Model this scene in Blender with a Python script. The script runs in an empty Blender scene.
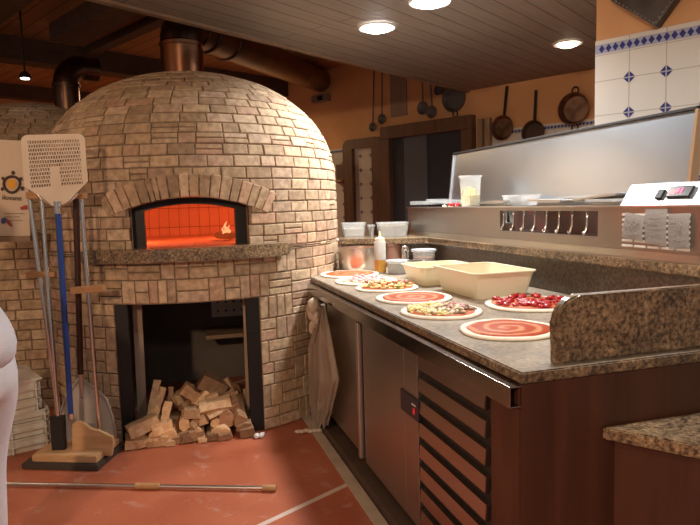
import bpy, bmesh, math, random
from mathutils import Vector as V, Matrix as M, noise
random.seed(7)
sc = bpy.context.scene
col = sc.collection
R_ = math.radians
sin, cos, pi = math.sin, math.cos, math.pi

# ------------------------------------------------------------------ camera
FPX, CAMZ = 614.0, 1.36
PITCH, ROLL = R_(5.45), R_(-1.63)
O = V((0, 0, CAMZ))
FW = V((0, cos(PITCH), -sin(PITCH)))
_u = V((0, sin(PITCH), cos(PITCH))); _x = V((1, 0, 0))
RT = _x*cos(ROLL) + _u*sin(ROLL)
UP = _u*cos(ROLL) - _x*sin(ROLL)
cam = bpy.data.cameras.new('camera'); co = bpy.data.objects.new('camera', cam); col.objects.link(co)
cam.sensor_width = 36; cam.lens = FPX/700*36; cam.clip_start = .02; cam.clip_end = 60
m = M.Identity(4)
for i in range(3):
    m[i][0], m[i][1], m[i][2], m[i][3] = RT[i], UP[i], -FW[i], O[i]
co.matrix_world = m
sc.camera = co

# survey helpers: a sight line through a picture point, met with a real plane of the room
def ray(u, v): return FW + RT*((u-350)/FPX) - UP*((v-262.5)/FPX)
def onz(u, v, z):
    d = ray(u, v); return O + d*((z-CAMZ)/d.z)
def onpl(u, v, P, n):
    d = ray(u, v); return O + d*((P-O).dot(n)/d.dot(n))
def aty(u, v, y):
    d = ray(u, v); return O + d*(y/d.y)

# ------------------------------------------------------------------ materials
MATS = {}
def newmat(name):
    mt = bpy.data.materials.new(name); mt.use_nodes = True
    nt = mt.node_tree; bs = nt.nodes['Principled BSDF']
    return mt, nt, bs
def mat(name, c, rough=.5, metal=0., c2=None, scale=8., bump=0., bscale=60., trans=0., alpha=1., stretch=None, spec=None, detail=4, emit=None, es=0, coat=0, sss=0, ior=None):
    if name in MATS: return MATS[name]
    mt, nt, bs = newmat(name)
    bs.inputs['Base Color'].default_value = (*c, 1)
    bs.inputs['Roughness'].default_value = rough
    bs.inputs['Metallic'].default_value = metal
    if trans: bs.inputs['Transmission Weight'].default_value = trans
    if alpha < 1: bs.inputs['Alpha'].default_value = alpha
    if spec is not None: bs.inputs['Specular IOR Level'].default_value = spec
    if ior: bs.inputs['IOR'].default_value = ior
    if coat: bs.inputs['Coat Weight'].default_value = coat; bs.inputs['Coat Roughness'].default_value = .12
    if sss: bs.inputs['Subsurface Weight'].default_value = sss; bs.inputs['Subsurface Radius'].default_value = (.01, .008, .006)
    if emit:
        bs.inputs['Emission Color'].default_value = (*emit, 1); bs.inputs['Emission Strength'].default_value = es
    L = nt.links
    tc = nt.nodes.new('ShaderNodeTexCoord'); mp = nt.nodes.new('ShaderNodeMapping')
    L.new(tc.outputs['Object'], mp.inputs[0])
    if stretch: mp.inputs['Scale'].default_value = stretch
    if c2:
        n = nt.nodes.new('ShaderNodeTexNoise'); n.inputs['Scale'].default_value = scale; n.inputs['Detail'].default_value = detail
        L.new(mp.outputs[0], n.inputs['Vector'])
        r = nt.nodes.new('ShaderNodeValToRGB')
        r.color_ramp.elements[0].position = .35; r.color_ramp.elements[1].position = .65
        r.color_ramp.elements[0].color = (*c, 1); r.color_ramp.elements[1].color = (*c2, 1)
        L.new(n.outputs['Fac'], r.inputs[0]); L.new(r.outputs[0], bs.inputs['Base Color'])
    if bump:
        n2 = nt.nodes.new('ShaderNodeTexNoise'); n2.inputs['Scale'].default_value = bscale; n2.inputs['Detail'].default_value = 3
        L.new(mp.outputs[0], n2.inputs['Vector'])
        b = nt.nodes.new('ShaderNodeBump'); b.inputs['Strength'].default_value = bump; b.inputs['Distance'].default_value = .01
        L.new(n2.outputs['Fac'], b.inputs['Height']); L.new(b.outputs[0], bs.inputs['Normal'])
    MATS[name] = mt
    return mt

def mat_brick(name, tint=(1, 1, 1), soot=0):
    mt, nt, bs = newmat(name); L = nt.links
    at = nt.nodes.new('ShaderNodeAttribute'); at.attribute_name = 'Col'
    tc = nt.nodes.new('ShaderNodeTexCoord')
    n = nt.nodes.new('ShaderNodeTexNoise'); n.inputs['Scale'].default_value = 28; n.inputs['Detail'].default_value = 6
    L.new(tc.outputs['Object'], n.inputs['Vector'])
    r = nt.nodes.new('ShaderNodeValToRGB')
    r.color_ramp.elements[0].position = .3; r.color_ramp.elements[0].color = (.62*tint[0], .6*tint[1], .56*tint[2], 1)
    r.color_ramp.elements[1].position = .7; r.color_ramp.elements[1].color = (1.12*tint[0], 1.1*tint[1], 1.06*tint[2], 1)
    L.new(n.outputs['Fac'], r.inputs[0])
    mx = nt.nodes.new('ShaderNodeMix'); mx.data_type = 'RGBA'; mx.blend_type = 'MULTIPLY'; mx.inputs[0].default_value = 1
    L.new(at.outputs['Color'], mx.inputs[6]); L.new(r.outputs[0], mx.inputs[7])
    L.new(mx.outputs[2], bs.inputs['Base Color'])
    bs.inputs['Roughness'].default_value = .85
    n2 = nt.nodes.new('ShaderNodeTexNoise'); n2.inputs['Scale'].default_value = 70; n2.inputs['Detail'].default_value = 5
    L.new(tc.outputs['Object'], n2.inputs['Vector'])
    b = nt.nodes.new('ShaderNodeBump'); b.inputs['Strength'].default_value = .5; b.inputs['Distance'].default_value = .006
    L.new(n2.outputs['Fac'], b.inputs['Height']); L.new(b.outputs[0], bs.inputs['Normal'])
    return mt

def mat_granite():
    mt, nt, bs = newmat('granite'); L = nt.links
    tc = nt.nodes.new('ShaderNodeTexCoord')
    v = nt.nodes.new('ShaderNodeTexNoise'); v.inputs['Scale'].default_value = 80; v.inputs['Detail'].default_value = 6; v.inputs['Roughness'].default_value = .65
    L.new(tc.outputs['Object'], v.inputs['Vector'])
    r = nt.nodes.new('ShaderNodeValToRGB'); cr = r.color_ramp
    cr.elements[0].position = .33; cr.elements[0].color = (.035, .027, .022, 1)
    cr.elements[1].position = .72; cr.elements[1].color = (.50, .40, .28, 1)
    e = cr.elements.new(.44); e.color = (.13, .095, .065, 1)
    e = cr.elements.new(.54); e.color = (.27, .20, .13, 1)
    L.new(v.outputs['Fac'], r.inputs[0])
    n = nt.nodes.new('ShaderNodeTexNoise'); n.inputs['Scale'].default_value = 9; n.inputs['Detail'].default_value = 5
    L.new(tc.outputs['Object'], n.inputs['Vector'])
    r2 = nt.nodes.new('ShaderNodeValToRGB')
    r2.color_ramp.elements[0].position = .35; r2.color_ramp.elements[0].color = (.6, .56, .54, 1)
    r2.color_ramp.elements[1].position = .68; r2.color_ramp.elements[1].color = (1.25, 1.15, 1.0, 1)
    L.new(n.outputs['Fac'], r2.inputs[0])
    mx = nt.nodes.new('ShaderNodeMix'); mx.data_type = 'RGBA'; mx.blend_type = 'MULTIPLY'; mx.inputs[0].default_value = 1
    L.new(r.outputs[0], mx.inputs[6]); L.new(r2.outputs[0], mx.inputs[7]); L.new(mx.outputs[2], bs.inputs['Base Color'])
    bs.inputs['Roughness'].default_value = .28
    return mt

def mat_flour_glare():  # pale coat on upward faces: flour dust plus lamp glare painted in
    mt = mat_granite(); mt.name = 'flour_glare_granite'; nt = mt.node_tree; L = nt.links; bs = nt.nodes['Principled BSDF']
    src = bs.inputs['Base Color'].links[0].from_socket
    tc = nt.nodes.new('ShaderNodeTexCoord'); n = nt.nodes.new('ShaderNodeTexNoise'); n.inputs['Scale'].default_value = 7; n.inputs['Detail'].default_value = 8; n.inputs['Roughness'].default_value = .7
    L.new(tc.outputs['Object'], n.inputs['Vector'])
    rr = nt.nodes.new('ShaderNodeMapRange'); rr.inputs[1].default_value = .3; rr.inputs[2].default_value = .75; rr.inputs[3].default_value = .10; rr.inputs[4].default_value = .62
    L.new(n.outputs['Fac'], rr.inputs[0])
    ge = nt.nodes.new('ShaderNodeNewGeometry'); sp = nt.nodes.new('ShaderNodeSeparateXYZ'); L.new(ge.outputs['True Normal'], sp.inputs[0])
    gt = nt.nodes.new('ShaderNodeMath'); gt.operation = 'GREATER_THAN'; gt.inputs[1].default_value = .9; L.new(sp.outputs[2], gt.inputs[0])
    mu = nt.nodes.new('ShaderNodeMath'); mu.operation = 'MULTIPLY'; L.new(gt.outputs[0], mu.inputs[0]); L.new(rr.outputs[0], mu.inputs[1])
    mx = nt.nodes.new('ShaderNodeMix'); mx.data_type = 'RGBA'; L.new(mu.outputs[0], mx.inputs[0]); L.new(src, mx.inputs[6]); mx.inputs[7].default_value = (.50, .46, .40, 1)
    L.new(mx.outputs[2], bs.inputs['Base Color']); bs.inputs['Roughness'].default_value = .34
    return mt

def mat_wood(name, c1, c2, rough=.45, scale=3., stretch=(1, 1, 12), bump=.1, coat=0):
    mt, nt, bs = newmat(name); L = nt.links
    tc = nt.nodes.new('ShaderNodeTexCoord'); mp = nt.nodes.new('ShaderNodeMapping')
    mp.inputs['Scale'].default_value = stretch
    L.new(tc.outputs['Object'], mp.inputs[0])
    n = nt.nodes.new('ShaderNodeTexNoise'); n.inputs['Scale'].default_value = scale; n.inputs['Detail'].default_value = 6; n.inputs['Distortion'].default_value = .6
    L.new(mp.outputs[0], n.inputs['Vector'])
    r = nt.nodes.new('ShaderNodeValToRGB')
    r.color_ramp.elements[0].position = .3; r.color_ramp.elements[0].color = (*c1, 1)
    r.color_ramp.elements[1].position = .7; r.color_ramp.elements[1].color = (*c2, 1)
    L.new(n.outputs['Fac'], r.inputs[0]); L.new(r.outputs[0], bs.inputs['Base Color'])
    bs.inputs['Roughness'].default_value = rough
    if coat: bs.inputs['Coat Weight'].default_value = coat
    if bump:
        b = nt.nodes.new('ShaderNodeBump'); b.inputs['Strength'].default_value = bump; b.inputs['Distance'].default_value = .004
        L.new(n.outputs['Fac'], b.inputs['Height']); L.new(b.outputs[0], bs.inputs['Normal'])
    return mt

def mat_floor(P, ang):
    mt, nt, bs = newmat('terracotta_floor'); L = nt.links
    tc = nt.nodes.new('ShaderNodeTexCoord'); mp = nt.nodes.new('ShaderNodeMapping'); mp.vector_type = 'TEXTURE'
    mp.inputs['Location'].default_value = (P.x-18*cos(ang), P.y-18*sin(ang), 0); mp.inputs['Rotation'].default_value = (0, 0, ang)
    L.new(tc.outputs['Object'], mp.inputs[0])
    n = nt.nodes.new('ShaderNodeTexNoise'); n.inputs['Scale'].default_value = 2.2; n.inputs['Detail'].default_value = 7
    L.new(tc.outputs['Object'], n.inputs['Vector'])
    r = nt.nodes.new('ShaderNodeValToRGB')
    r.color_ramp.elements[0].position = .3; r.color_ramp.elements[0].color = (.36, .092, .044, 1)
    r.color_ramp.elements[1].position = .72; r.color_ramp.elements[1].color = (.50, .155, .08, 1)
    L.new(n.outputs['Fac'], r.inputs[0])
    # fine grain
    ng = nt.nodes.new('ShaderNodeTexNoise'); ng.inputs['Scale'].default_value = 160; ng.inputs['Detail'].default_value = 3
    L.new(tc.outputs['Object'], ng.inputs['Vector'])
    rg = nt.nodes.new('ShaderNodeValToRGB')
    rg.color_ramp.elements[0].position = .3; rg.color_ramp.elements[0].color = (.82, .8, .8, 1)
    rg.color_ramp.elements[1].position = .7; rg.color_ramp.elements[1].color = (1.12, 1.12, 1.12, 1)
    L.new(ng.outputs['Fac'], rg.inputs[0])
    mg = nt.nodes.new('ShaderNodeMix'); mg.data_type = 'RGBA'; mg.blend_type = 'MULTIPLY'; mg.inputs[0].default_value = 1
    L.new(r.outputs[0], mg.inputs[6]); L.new(rg.outputs[0], mg.inputs[7])
    # scattered flour dust / scuffs
    d = nt.nodes.new('ShaderNodeTexNoise'); d.inputs['Scale'].default_value = 4.3; d.inputs['Detail'].default_value = 9; d.inputs['Roughness'].default_value = .72; d.inputs['Distortion'].default_value = 1.4
    L.new(tc.outputs['Object'], d.inputs['Vector'])
    rd = nt.nodes.new('ShaderNodeValToRGB')
    rd.color_ramp.elements[0].position = .56; rd.color_ramp.elements[0].color = (0, 0, 0, 1)
    rd.color_ramp.elements[1].position = .80; rd.color_ramp.elements[1].color = (.75, .75, .75, 1)
    L.new(d.outputs['Fac'], rd.inputs[0])
    m1 = nt.nodes.new('ShaderNodeMix'); m1.data_type = 'RGBA'
    L.new(rd.outputs[0], m1.inputs[0]); L.new(mg.outputs[2], m1.inputs[6]); m1.inputs[7].default_value = (.62, .46, .38, 1)
    # grout lines of the big slabs
    br = nt.nodes.new('ShaderNodeTexBrick'); br.offset = 0; br.inputs['Scale'].default_value = 1
    br.inputs['Brick Width'].default_value = 40; br.inputs['Row Height'].default_value = 1.9
    br.inputs['Mortar Size'].default_value = .017; br.inputs['Mortar Smooth'].default_value = .3; br.inputs['Bias'].default_value = 0
    L.new(mp.outputs[0], br.inputs['Vector'])
    m2 = nt.nodes.new('ShaderNodeMix'); m2.data_type = 'RGBA'
    L.new(br.outputs['Fac'], m2.inputs[0]); L.new(m1.outputs[2], m2.inputs[6]); m2.inputs[7].default_value = (.62, .50, .44, 1)
    L.new(m2.outputs[2], bs.inputs['Base Color'])
    rr = nt.nodes.new('ShaderNodeMapRange'); rr.inputs[3].default_value = .28; rr.inputs[4].default_value = .5
    L.new(n.outputs['Fac'], rr.inputs[0]); L.new(rr.outputs[0], bs.inputs['Roughness'])
    b = nt.nodes.new('ShaderNodeBump'); b.inputs['Strength'].default_value = .08; b.inputs['Distance'].default_value = .004
    L.new(n.outputs['Fac'], b.inputs['Height']); L.new(b.outputs[0], bs.inputs['Normal'])
    return mt

def mat_planks(name, c1, c2, ang, w, rough=.6, gap=(.02, .012, .008)):
    mt, nt, bs = newmat(name); L = nt.links
    tc = nt.nodes.new('ShaderNodeTexCoord'); mp = nt.nodes.new('ShaderNodeMapping'); mp.vector_type = 'TEXTURE'
    mp.inputs['Rotation'].default_value = (0, 0, ang)
    L.new(tc.outputs['Object'], mp.inputs[0])
    br = nt.nodes.new('ShaderNodeTexBrick'); br.offset = .37; br.inputs['Scale'].default_value = 1
    br.inputs['Brick Width'].default_value = 3.2; br.inputs['Row Height'].default_value = w
    br.inputs['Mortar Size'].default_value = .006; br.inputs['Mortar Smooth'].default_value = .4
    br.inputs['Color1'].default_value = (*c1, 1); br.inputs['Color2'].default_value = (*c2, 1); br.inputs['Mortar'].default_value = (*gap, 1)
    L.new(mp.outputs[0], br.inputs['Vector'])
    mp2 = nt.nodes.new('ShaderNodeMapping'); mp2.inputs['Scale'].default_value = (1.5, 22, 22)
    L.new(mp.outputs[0], mp2.inputs[0])
    n = nt.nodes.new('ShaderNodeTexNoise'); n.inputs['Scale'].default_value = 1.6; n.inputs['Detail'].default_value = 5
    L.new(mp2.outputs[0], n.inputs['Vector'])
    r = nt.nodes.new('ShaderNodeValToRGB')
    r.color_ramp.elements[0].color = (.65, .65, .65, 1); r.color_ramp.elements[1].color = (1.2, 1.2, 1.2, 1)
    L.new(n.outputs['Fac'], r.inputs[0])
    mx = nt.nodes.new('ShaderNodeMix'); mx.data_type = 'RGBA'; mx.blend_type = 'MULTIPLY'; mx.inputs[0].default_value = 1
    L.new(br.outputs['Color'], mx.inputs[6]); L.new(r.outputs[0], mx.inputs[7]); L.new(mx.outputs[2], bs.inputs['Base Color'])
    bs.inputs['Roughness'].default_value = rough
    b = nt.nodes.new('ShaderNodeBump'); b.inputs['Strength'].default_value = .4; b.inputs['Distance'].default_value = .01; b.invert = True
    L.new(br.outputs['Fac'], b.inputs['Height']); L.new(b.outputs[0], bs.inputs['Normal'])
    return mt

def mat_steel(name, c, rough, stretch=(1, 1, 30), var=.15, metal=1.):
    mt, nt, bs = newmat(name); L = nt.links
    bs.inputs['Metallic'].default_value = metal; bs.inputs['Base Color'].default_value = (*c, 1)
    tc = nt.nodes.new('ShaderNodeTexCoord'); mp = nt.nodes.new('ShaderNodeMapping'); mp.inputs['Scale'].default_value = stretch
    L.new(tc.outputs['Object'], mp.inputs[0])
    n = nt.nodes.new('ShaderNodeTexNoise'); n.inputs['Scale'].default_value = 6; n.inputs['Detail'].default_value = 5
    L.new(mp.outputs[0], n.inputs['Vector'])
    rr = nt.nodes.new('ShaderNodeMapRange'); rr.inputs[3].default_value = max(.05, rough-var); rr.inputs[4].default_value = rough+var
    L.new(n.outputs['Fac'], rr.inputs[0]); L.new(rr.outputs[0], bs.inputs['Roughness'])
    return mt

def mat_sauce(name, c1, c2, k=42., swirl=1.):
    mt, nt, bs = newmat(name); L = nt.links
    tc = nt.nodes.new('ShaderNodeTexCoord')
    sp = nt.nodes.new('ShaderNodeSeparateXYZ'); L.new(tc.outputs['Object'], sp.inputs[0])
    ln = nt.nodes.new('ShaderNodeVectorMath'); ln.operation = 'LENGTH'; L.new(tc.outputs['Object'], ln.inputs[0])
    a2 = nt.nodes.new('ShaderNodeMath'); a2.operation = 'ARCTAN2'; L.new(sp.outputs[1], a2.inputs[0]); L.new(sp.outputs[0], a2.inputs[1])
    nz = nt.nodes.new('ShaderNodeTexNoise'); nz.inputs['Scale'].default_value = 22; nz.inputs['Detail'].default_value = 4; L.new(tc.outputs['Object'], nz.inputs['Vector'])
    mu = nt.nodes.new('ShaderNodeMath'); mu.operation = 'MULTIPLY'; mu.inputs[1].default_value = k*pi; L.new(ln.outputs['Value'], mu.inputs[0])
    ad = nt.nodes.new('ShaderNodeMath'); ad.operation = 'ADD'; L.new(mu.outputs[0], ad.inputs[0]); L.new(a2.outputs[0], ad.inputs[1])
    n5 = nt.nodes.new('ShaderNodeMath'); n5.operation = 'MULTIPLY_ADD'; n5.inputs[1].default_value = 4.5; L.new(nz.outputs['Fac'], n5.inputs[0]); L.new(ad.outputs[0], n5.inputs[2])
    si = nt.nodes.new('ShaderNodeMath'); si.operation = 'SINE'; L.new(n5.outputs[0], si.inputs[0])
    mr = nt.nodes.new('ShaderNodeMapRange'); mr.inputs[1].default_value = -.2; mr.inputs[2].default_value = 1.; mr.inputs[3].default_value = 0; mr.inputs[4].default_value = swirl
    L.new(si.outputs[0], mr.inputs[0])
    mx = nt.nodes.new('ShaderNodeMix'); mx.data_type = 'RGBA'; L.new(mr.outputs[0], mx.inputs[0])
    mx.inputs[6].default_value = (*c1, 1); mx.inputs[7].default_value = (*c2, 1)
    L.new(mx.outputs[2], bs.inputs['Base Color']); bs.inputs['Roughness'].default_value = .6; bs.inputs['Specular IOR Level'].default_value = .25
    return mt

GRAN = mat_granite()
BRICK = mat_brick('buff_brick')
MORT = mat('mortar', (.20, .145, .10), .95, c2=(.27, .20, .14), scale=30, bump=.4, bscale=90)
STEEL = mat_steel('brushed_steel', (.62, .60, .57), .32, (1, 1, 1), .03)
STEELB = mat_steel('brushed_steel_warm', (.42, .39, .36), .36, (1, 1, 1), .03)
LIDST = mat_steel('lid_steel', (.53, .59, .67), .32, (1, 1, 1.5), .025)
CHROME = mat('chrome', (.75, .74, .72), .16, 1.)
BLACKM = mat('black_iron', (.012, .011, .011), .5, .3, bump=.15, bscale=50)
DARKM = mat('dark_iron', (.035, .030, .028), .5, .6)
COPPER = mat('aged_copper', (.40, .19, .10), .26, 1., c2=(.26, .12, .07), scale=5)
COPPAN = mat('pan_copper', (.34, .20, .13), .38, .9, c2=(.20, .11, .07), scale=14)
MAHOG = mat_wood('mahogany_veneer', (.050, .017, .009), (.085, .030, .015), .42, 2.2, (7, 7, .6), .03)
DARKW = mat_wood('dark_beam_wood', (.06, .033, .022), (.095, .055, .037), .7, 3, (3, 3, 3), .2)
FRAMEW = mat_wood('brown_frame_wood', (.10, .05, .03), (.16, .085, .05), .5, 3, (8, 8, .8), .05)
PALEW = mat_wood('pale_wood', (.50, .29, .14), (.66, .42, .22), .55, 3, (2, 9, 9), .08)
LOGW = mat_wood('split_log_wood', (.60, .34, .17), (.84, .57, .33), .75, 5, (6, 6, 6), .5)
LOGD = mat_wood('dark_split_log_wood', (.28, .14, .075), (.46, .26, .14), .8, 5, (6, 6, 6), .5)
def vary(mt, lo=.55, hi=1.2):
    nt = mt.node_tree; L = nt.links; bs = nt.nodes['Principled BSDF']; src = bs.inputs['Base Color'].links[0].from_socket
    oi = nt.nodes.new('ShaderNodeObjectInfo'); mr = nt.nodes.new('ShaderNodeMapRange'); mr.inputs[3].default_value = lo; mr.inputs[4].default_value = hi
    L.new(oi.outputs['Random'], mr.inputs[0])
    vm = nt.nodes.new('ShaderNodeVectorMath'); vm.operation = 'SCALE'; L.new(src, vm.inputs[0]); L.new(mr.outputs[0], vm.inputs['Scale']); L.new(vm.outputs[0], bs.inputs['Base Color'])
vary(LOGW); vary(LOGD)
BARK = mat_wood('log_bark', (.13, .08, .05), (.26, .17, .11), .9, 9, (3, 3, 3), .9)
STUCCO = mat('orange_stucco', (.64, .345, .165), .85, c2=(.70, .40, .20), scale=2.5, bump=.12, bscale=70)
TILEW = mat('white_tile', (.66, .63, .58), .22, bump=.0)
TILEB = mat('blue_tile_ink', (.045, .05, .20), .25)
TILEL = mat('pale_blue_tile_ink', (.36, .38, .50), .25)
GROUT = mat('grout', (.38, .35, .31), .9)
PLASW = mat('white_plastic', (.74, .70, .62), .4, c2=(.68, .64, .56), scale=5)
PLASC = mat('cream_plastic', (.80, .72, .52), .38)
CLEAR = mat('clear_plastic', (.62, .64, .64), .2, alpha=.33)
CLEARL = mat('clear_plastic_lid', (.72, .75, .77), .22, alpha=.5)
GREYT = mat('grey_paste', (.38, .40, .33), .5, c2=(.46, .47, .40), scale=20)
BLUEP = mat('blue_enamel', (.018, .06, .26), .32)
BROWNP = mat('dark_brown_handle', (.040, .014, .010), .4)
DOUGH = mat('raw_dough', (.82, .74, .60), .7, c2=(.88, .82, .70), scale=25, bump=.2, bscale=60, sss=.05)
PAPER = mat('receipt_paper', (.60, .57, .55), .8)
INK = mat('pen_ink', (.33, .30, .31), .8)
GLASSD = mat('dark_door_glass', (.045, .052, .07), .2)
CLOTHW = mat('white_cotton', (.72, .70, .72), .9, c2=(.66, .64, .66), scale=6, bump=.2, bscale=200)
TOWEL = mat('beige_towel_cloth', (.66, .55, .45), .95, c2=(.56, .45, .35), scale=5, bump=.5, bscale=220)

# ------------------------------------------------------------------ mesh helpers
def finish(bm, name, mt, parent=None, smooth=False, world=False):
    me = bpy.data.meshes.new(name); bm.normal_update(); bm.to_mesh(me); bm.free()
    o = bpy.data.objects.new(name, me); col.objects.link(o)
    for x in (mt if isinstance(mt, (list, tuple)) else [mt]): me.materials.append(x)
    if smooth:
        for p in me.polygons: p.use_smooth = True
        if smooth != 'all':
            try: me.set_sharp_from_angle(angle=R_(38))
            except Exception: pass
    if parent:
        o.parent = parent
        if parent.matrix_basis != M.Identity(4):
            o.matrix_parent_inverse = M.Identity(4)
    return o
# everything is modelled in world coordinates and then re-based on the thing's own base point
BASES = {}
def rebase(o, base):
    o.data.transform(M.Translation(-V(base)))
def thing(name, label, cat, base=(0, 0, 0), group=None):
    o = bpy.data.objects.new(name, None); o.empty_display_size = .05; col.objects.link(o)
    o.location = base; o['label'] = label; o['category'] = cat
    if group: o['group'] = group
    return o
def root_loc(p):
    l = V((0, 0, 0))
    while p: l += V(p.location); p = p.parent
    return l
def part(name, bm, mt, parent, smooth=False, label=None, stuff=False):
    o = finish(bm, name, mt, None, smooth)
    rebase(o, root_loc(parent)); o.parent = parent
    if label: o['label'] = label
    if stuff: o['kind'] = 'stuff'
    return o
def single(name, bm, mt, label, cat, base=None, group=None, smooth=False, kind=None):
    o = finish(bm, name, mt, None, smooth)
    if base is None:
        vs = [v.co for v in o.data.vertices]
        base = V(((min(v.x for v in vs)+max(v.x for v in vs))/2, (min(v.y for v in vs)+max(v.y for v in vs))/2, min(v.z for v in vs)))
    rebase(o, base); o.location = base
    o['label'] = label; o['category'] = cat
    if group: o['group'] = group
    if kind: o['kind'] = kind
    return o
def struct(name, bm, mt, smooth=False):
    o = finish(bm, name, mt, None, smooth); o['kind'] = 'structure'; o['label'] = name.replace('_', ' '); o['category'] = name.split('_')[0]
    return o
def NB(): return bmesh.new()
def frame(ax, ay=None):
    ax = V(ax).normalized()
    if ay is None: ay = V((0, 0, 1)) if abs(ax.z) < .9 else V((0, 1, 0))
    az = ax.cross(V(ay)).normalized(); ay = az.cross(ax)
    return M((ax, ay, az)).transposed()
def hexa(bm, pts, mi=0, bev=0):
    vs = [bm.verts.new(p) for p in pts]
    fs = [bm.faces.new([vs[i] for i in f]) for f in ((3, 2, 1, 0), (4, 5, 6, 7), (0, 1, 5, 4), (1, 2, 6, 5), (2, 3, 7, 6), (3, 0, 4, 7))]
    for f in fs: f.material_index = mi
    if bev:
        es = list({e for f in fs for e in f.edges})
        r = bmesh.ops.bevel(bm, geom=es, offset=bev, segments=2, affect='EDGES', profile=.6)
        for f in r['faces']: f.material_index = mi
def box(bm, c, size, ex=(1, 0, 0), ey=(0, 1, 0), ez=(0, 0, 1), mi=0, bev=0):
    c = V(c); a = V(ex)*size[0]/2; b = V(ey)*size[1]/2; d = V(ez)*size[2]/2
    hexa(bm, [c-a-b-d, c+a-b-d, c+a+b-d, c-a+b-d, c-a-b+d, c+a-b+d, c+a+b+d, c-a+b+d], mi, bev)
def beam(bm, p0, p1, w, h, up=(0, 0, 1), mi=0, bev=0):
    p0, p1 = V(p0), V(p1); d = (p1-p0); L = d.length; d.normalize()
    s = d.cross(V(up)).normalized(); u = s.cross(d)
    box(bm, (p0+p1)/2, (L, w, h), d, s, u, mi, bev)
def prism(bm, poly, z0, z1, mi=0, bev=0):
    n = len(poly)
    a = [bm.verts.new((p[0], p[1], z0)) for p in poly]; b = [bm.verts.new((p[0], p[1], z1)) for p in poly]
    fs = [bm.faces.new(a[::-1]), bm.faces.new(b)]
    fs += [bm.faces.new((a[i], a[(i+1) % n], b[(i+1) % n], b[i])) for i in range(n)]
    for f in fs: f.material_index = mi
    if bev:
        es = list(fs[1].edges)+list(fs[0].edges)
        r = bmesh.ops.bevel(bm, geom=es, offset=bev, segments=2, affect='EDGES')
        for f in r['faces']: f.material_index = mi
def extr(bm, pts, d, mi=0, bev=0):
    """extrude a 3D polygon along d"""
    n = len(pts); d = V(d)
    a = [bm.verts.new(p) for p in pts]; b = [bm.verts.new(V(p)+d) for p in pts]
    fs = [bm.faces.new(a[::-1]), bm.faces.new(b)]
    fs += [bm.faces.new((a[i], a[(i+1) % n], b[(i+1) % n], b[i])) for i in range(n)]
    for f in fs: f.material_index = mi
    if bev:
        r = bmesh.ops.bevel(bm, geom=list(fs[1].edges)+list(fs[0].edges), offset=bev, segments=2, affect='EDGES')
        for f in r['faces']: f.material_index = mi
def lathe(bm, c, prof, seg=32, axis=(0, 0, 1), mi=0, cap0=True, cap1=True, a0=0, a1=2*pi):
    c = V(c); F = frame(axis); ax, e1, e2 = F.col[0], F.col[1], F.col[2]
    full = abs(a1-a0-2*pi) < 1e-6; n = seg if full else seg+1
    rings = []
    for r, h in prof:
        rings.append([bm.verts.new(c+ax*h+(e1*cos(a0+(a1-a0)*k/seg)+e2*sin(a0+(a1-a0)*k/seg))*r) for k in range(n)])
    for i in range(len(rings)-1):
        for k in range(seg):
            k2 = (k+1) % n
            f = bm.faces.new((rings[i][k], rings[i][k2], rings[i+1][k2], rings[i+1][k])); f.material_index = mi
    if cap0 and full: bm.faces.new(rings[0][::-1]).material_index = mi
    if cap1 and full: bm.faces.new(rings[-1]).material_index = mi
def cyl(bm, p0, p1, r0, r1=None, seg=16, mi=0):
    p0, p1 = V(p0), V(p1); r1 = r0 if r1 is None else r1
    lathe(bm, p0, [(r0, 0), (r1, (p1-p0).length)], seg, (p1-p0), mi)
def tube(bm, pts, r, seg=10, mi=0, closed=False):
    pts = [V(p) for p in pts]; n = len(pts); rings = []
    t0 = (pts[1]-pts[0]).normalized(); nrm = t0.orthogonal().normalized()
    for i, p in enumerate(pts):
        if closed: t = (pts[(i+1) % n]-pts[i-1]).normalized()
        else: t = (pts[min(i+1, n-1)]-pts[max(i-1, 0)]).normalized()
        nrm = (nrm-t*nrm.dot(t)).normalized(); b = t.cross(nrm)
        rr = r[i] if isinstance(r, (list, tuple)) else r
        rings.append([bm.verts.new(p+(nrm*cos(2*pi*k/seg)+b*sin(2*pi*k/seg))*rr) for k in range(seg)])
    for i in range(n if closed else n-1):
        A, B = rings[i], rings[(i+1) % n]
        for k in range(seg):
            bm.faces.new((A[k], A[(k+1) % seg], B[(k+1) % seg], B[k])).material_index = mi
    if not closed:
        bm.faces.new(rings[0][::-1]).material_index = mi; bm.faces.new(rings[-1]).material_index = mi
def blob(bm, c, r, seg=8, sx=1, sy=1, sz=1, jit=0, mi=0, rot=0):
    c = V(c); mt = M.Translation(c) @ M.Rotation(rot, 4, 'Z') @ M.Diagonal((sx*r, sy*r, sz*r, 1))
    res = bmesh.ops.create_icosphere(bm, subdivisions=1 if seg < 9 else 2, radius=1, matrix=mt)
    for v in res['verts']:
        if jit: v.co += V((random.uniform(-1, 1), random.uniform(-1, 1), random.uniform(-1, 1)))*jit
    fs = {f for v in res['verts'] for f in v.link_faces}
    for f in fs: f.material_index = mi; f.smooth = True
def bez(p0, p1, p2, p3, n=10):
    out = []
    for i in range(n+1):
        t = i/n; out.append(V(p0)*(1-t)**3+V(p1)*3*t*(1-t)**2+V(p2)*3*t*t*(1-t)+V(p3)*t**3)
    return out

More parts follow.
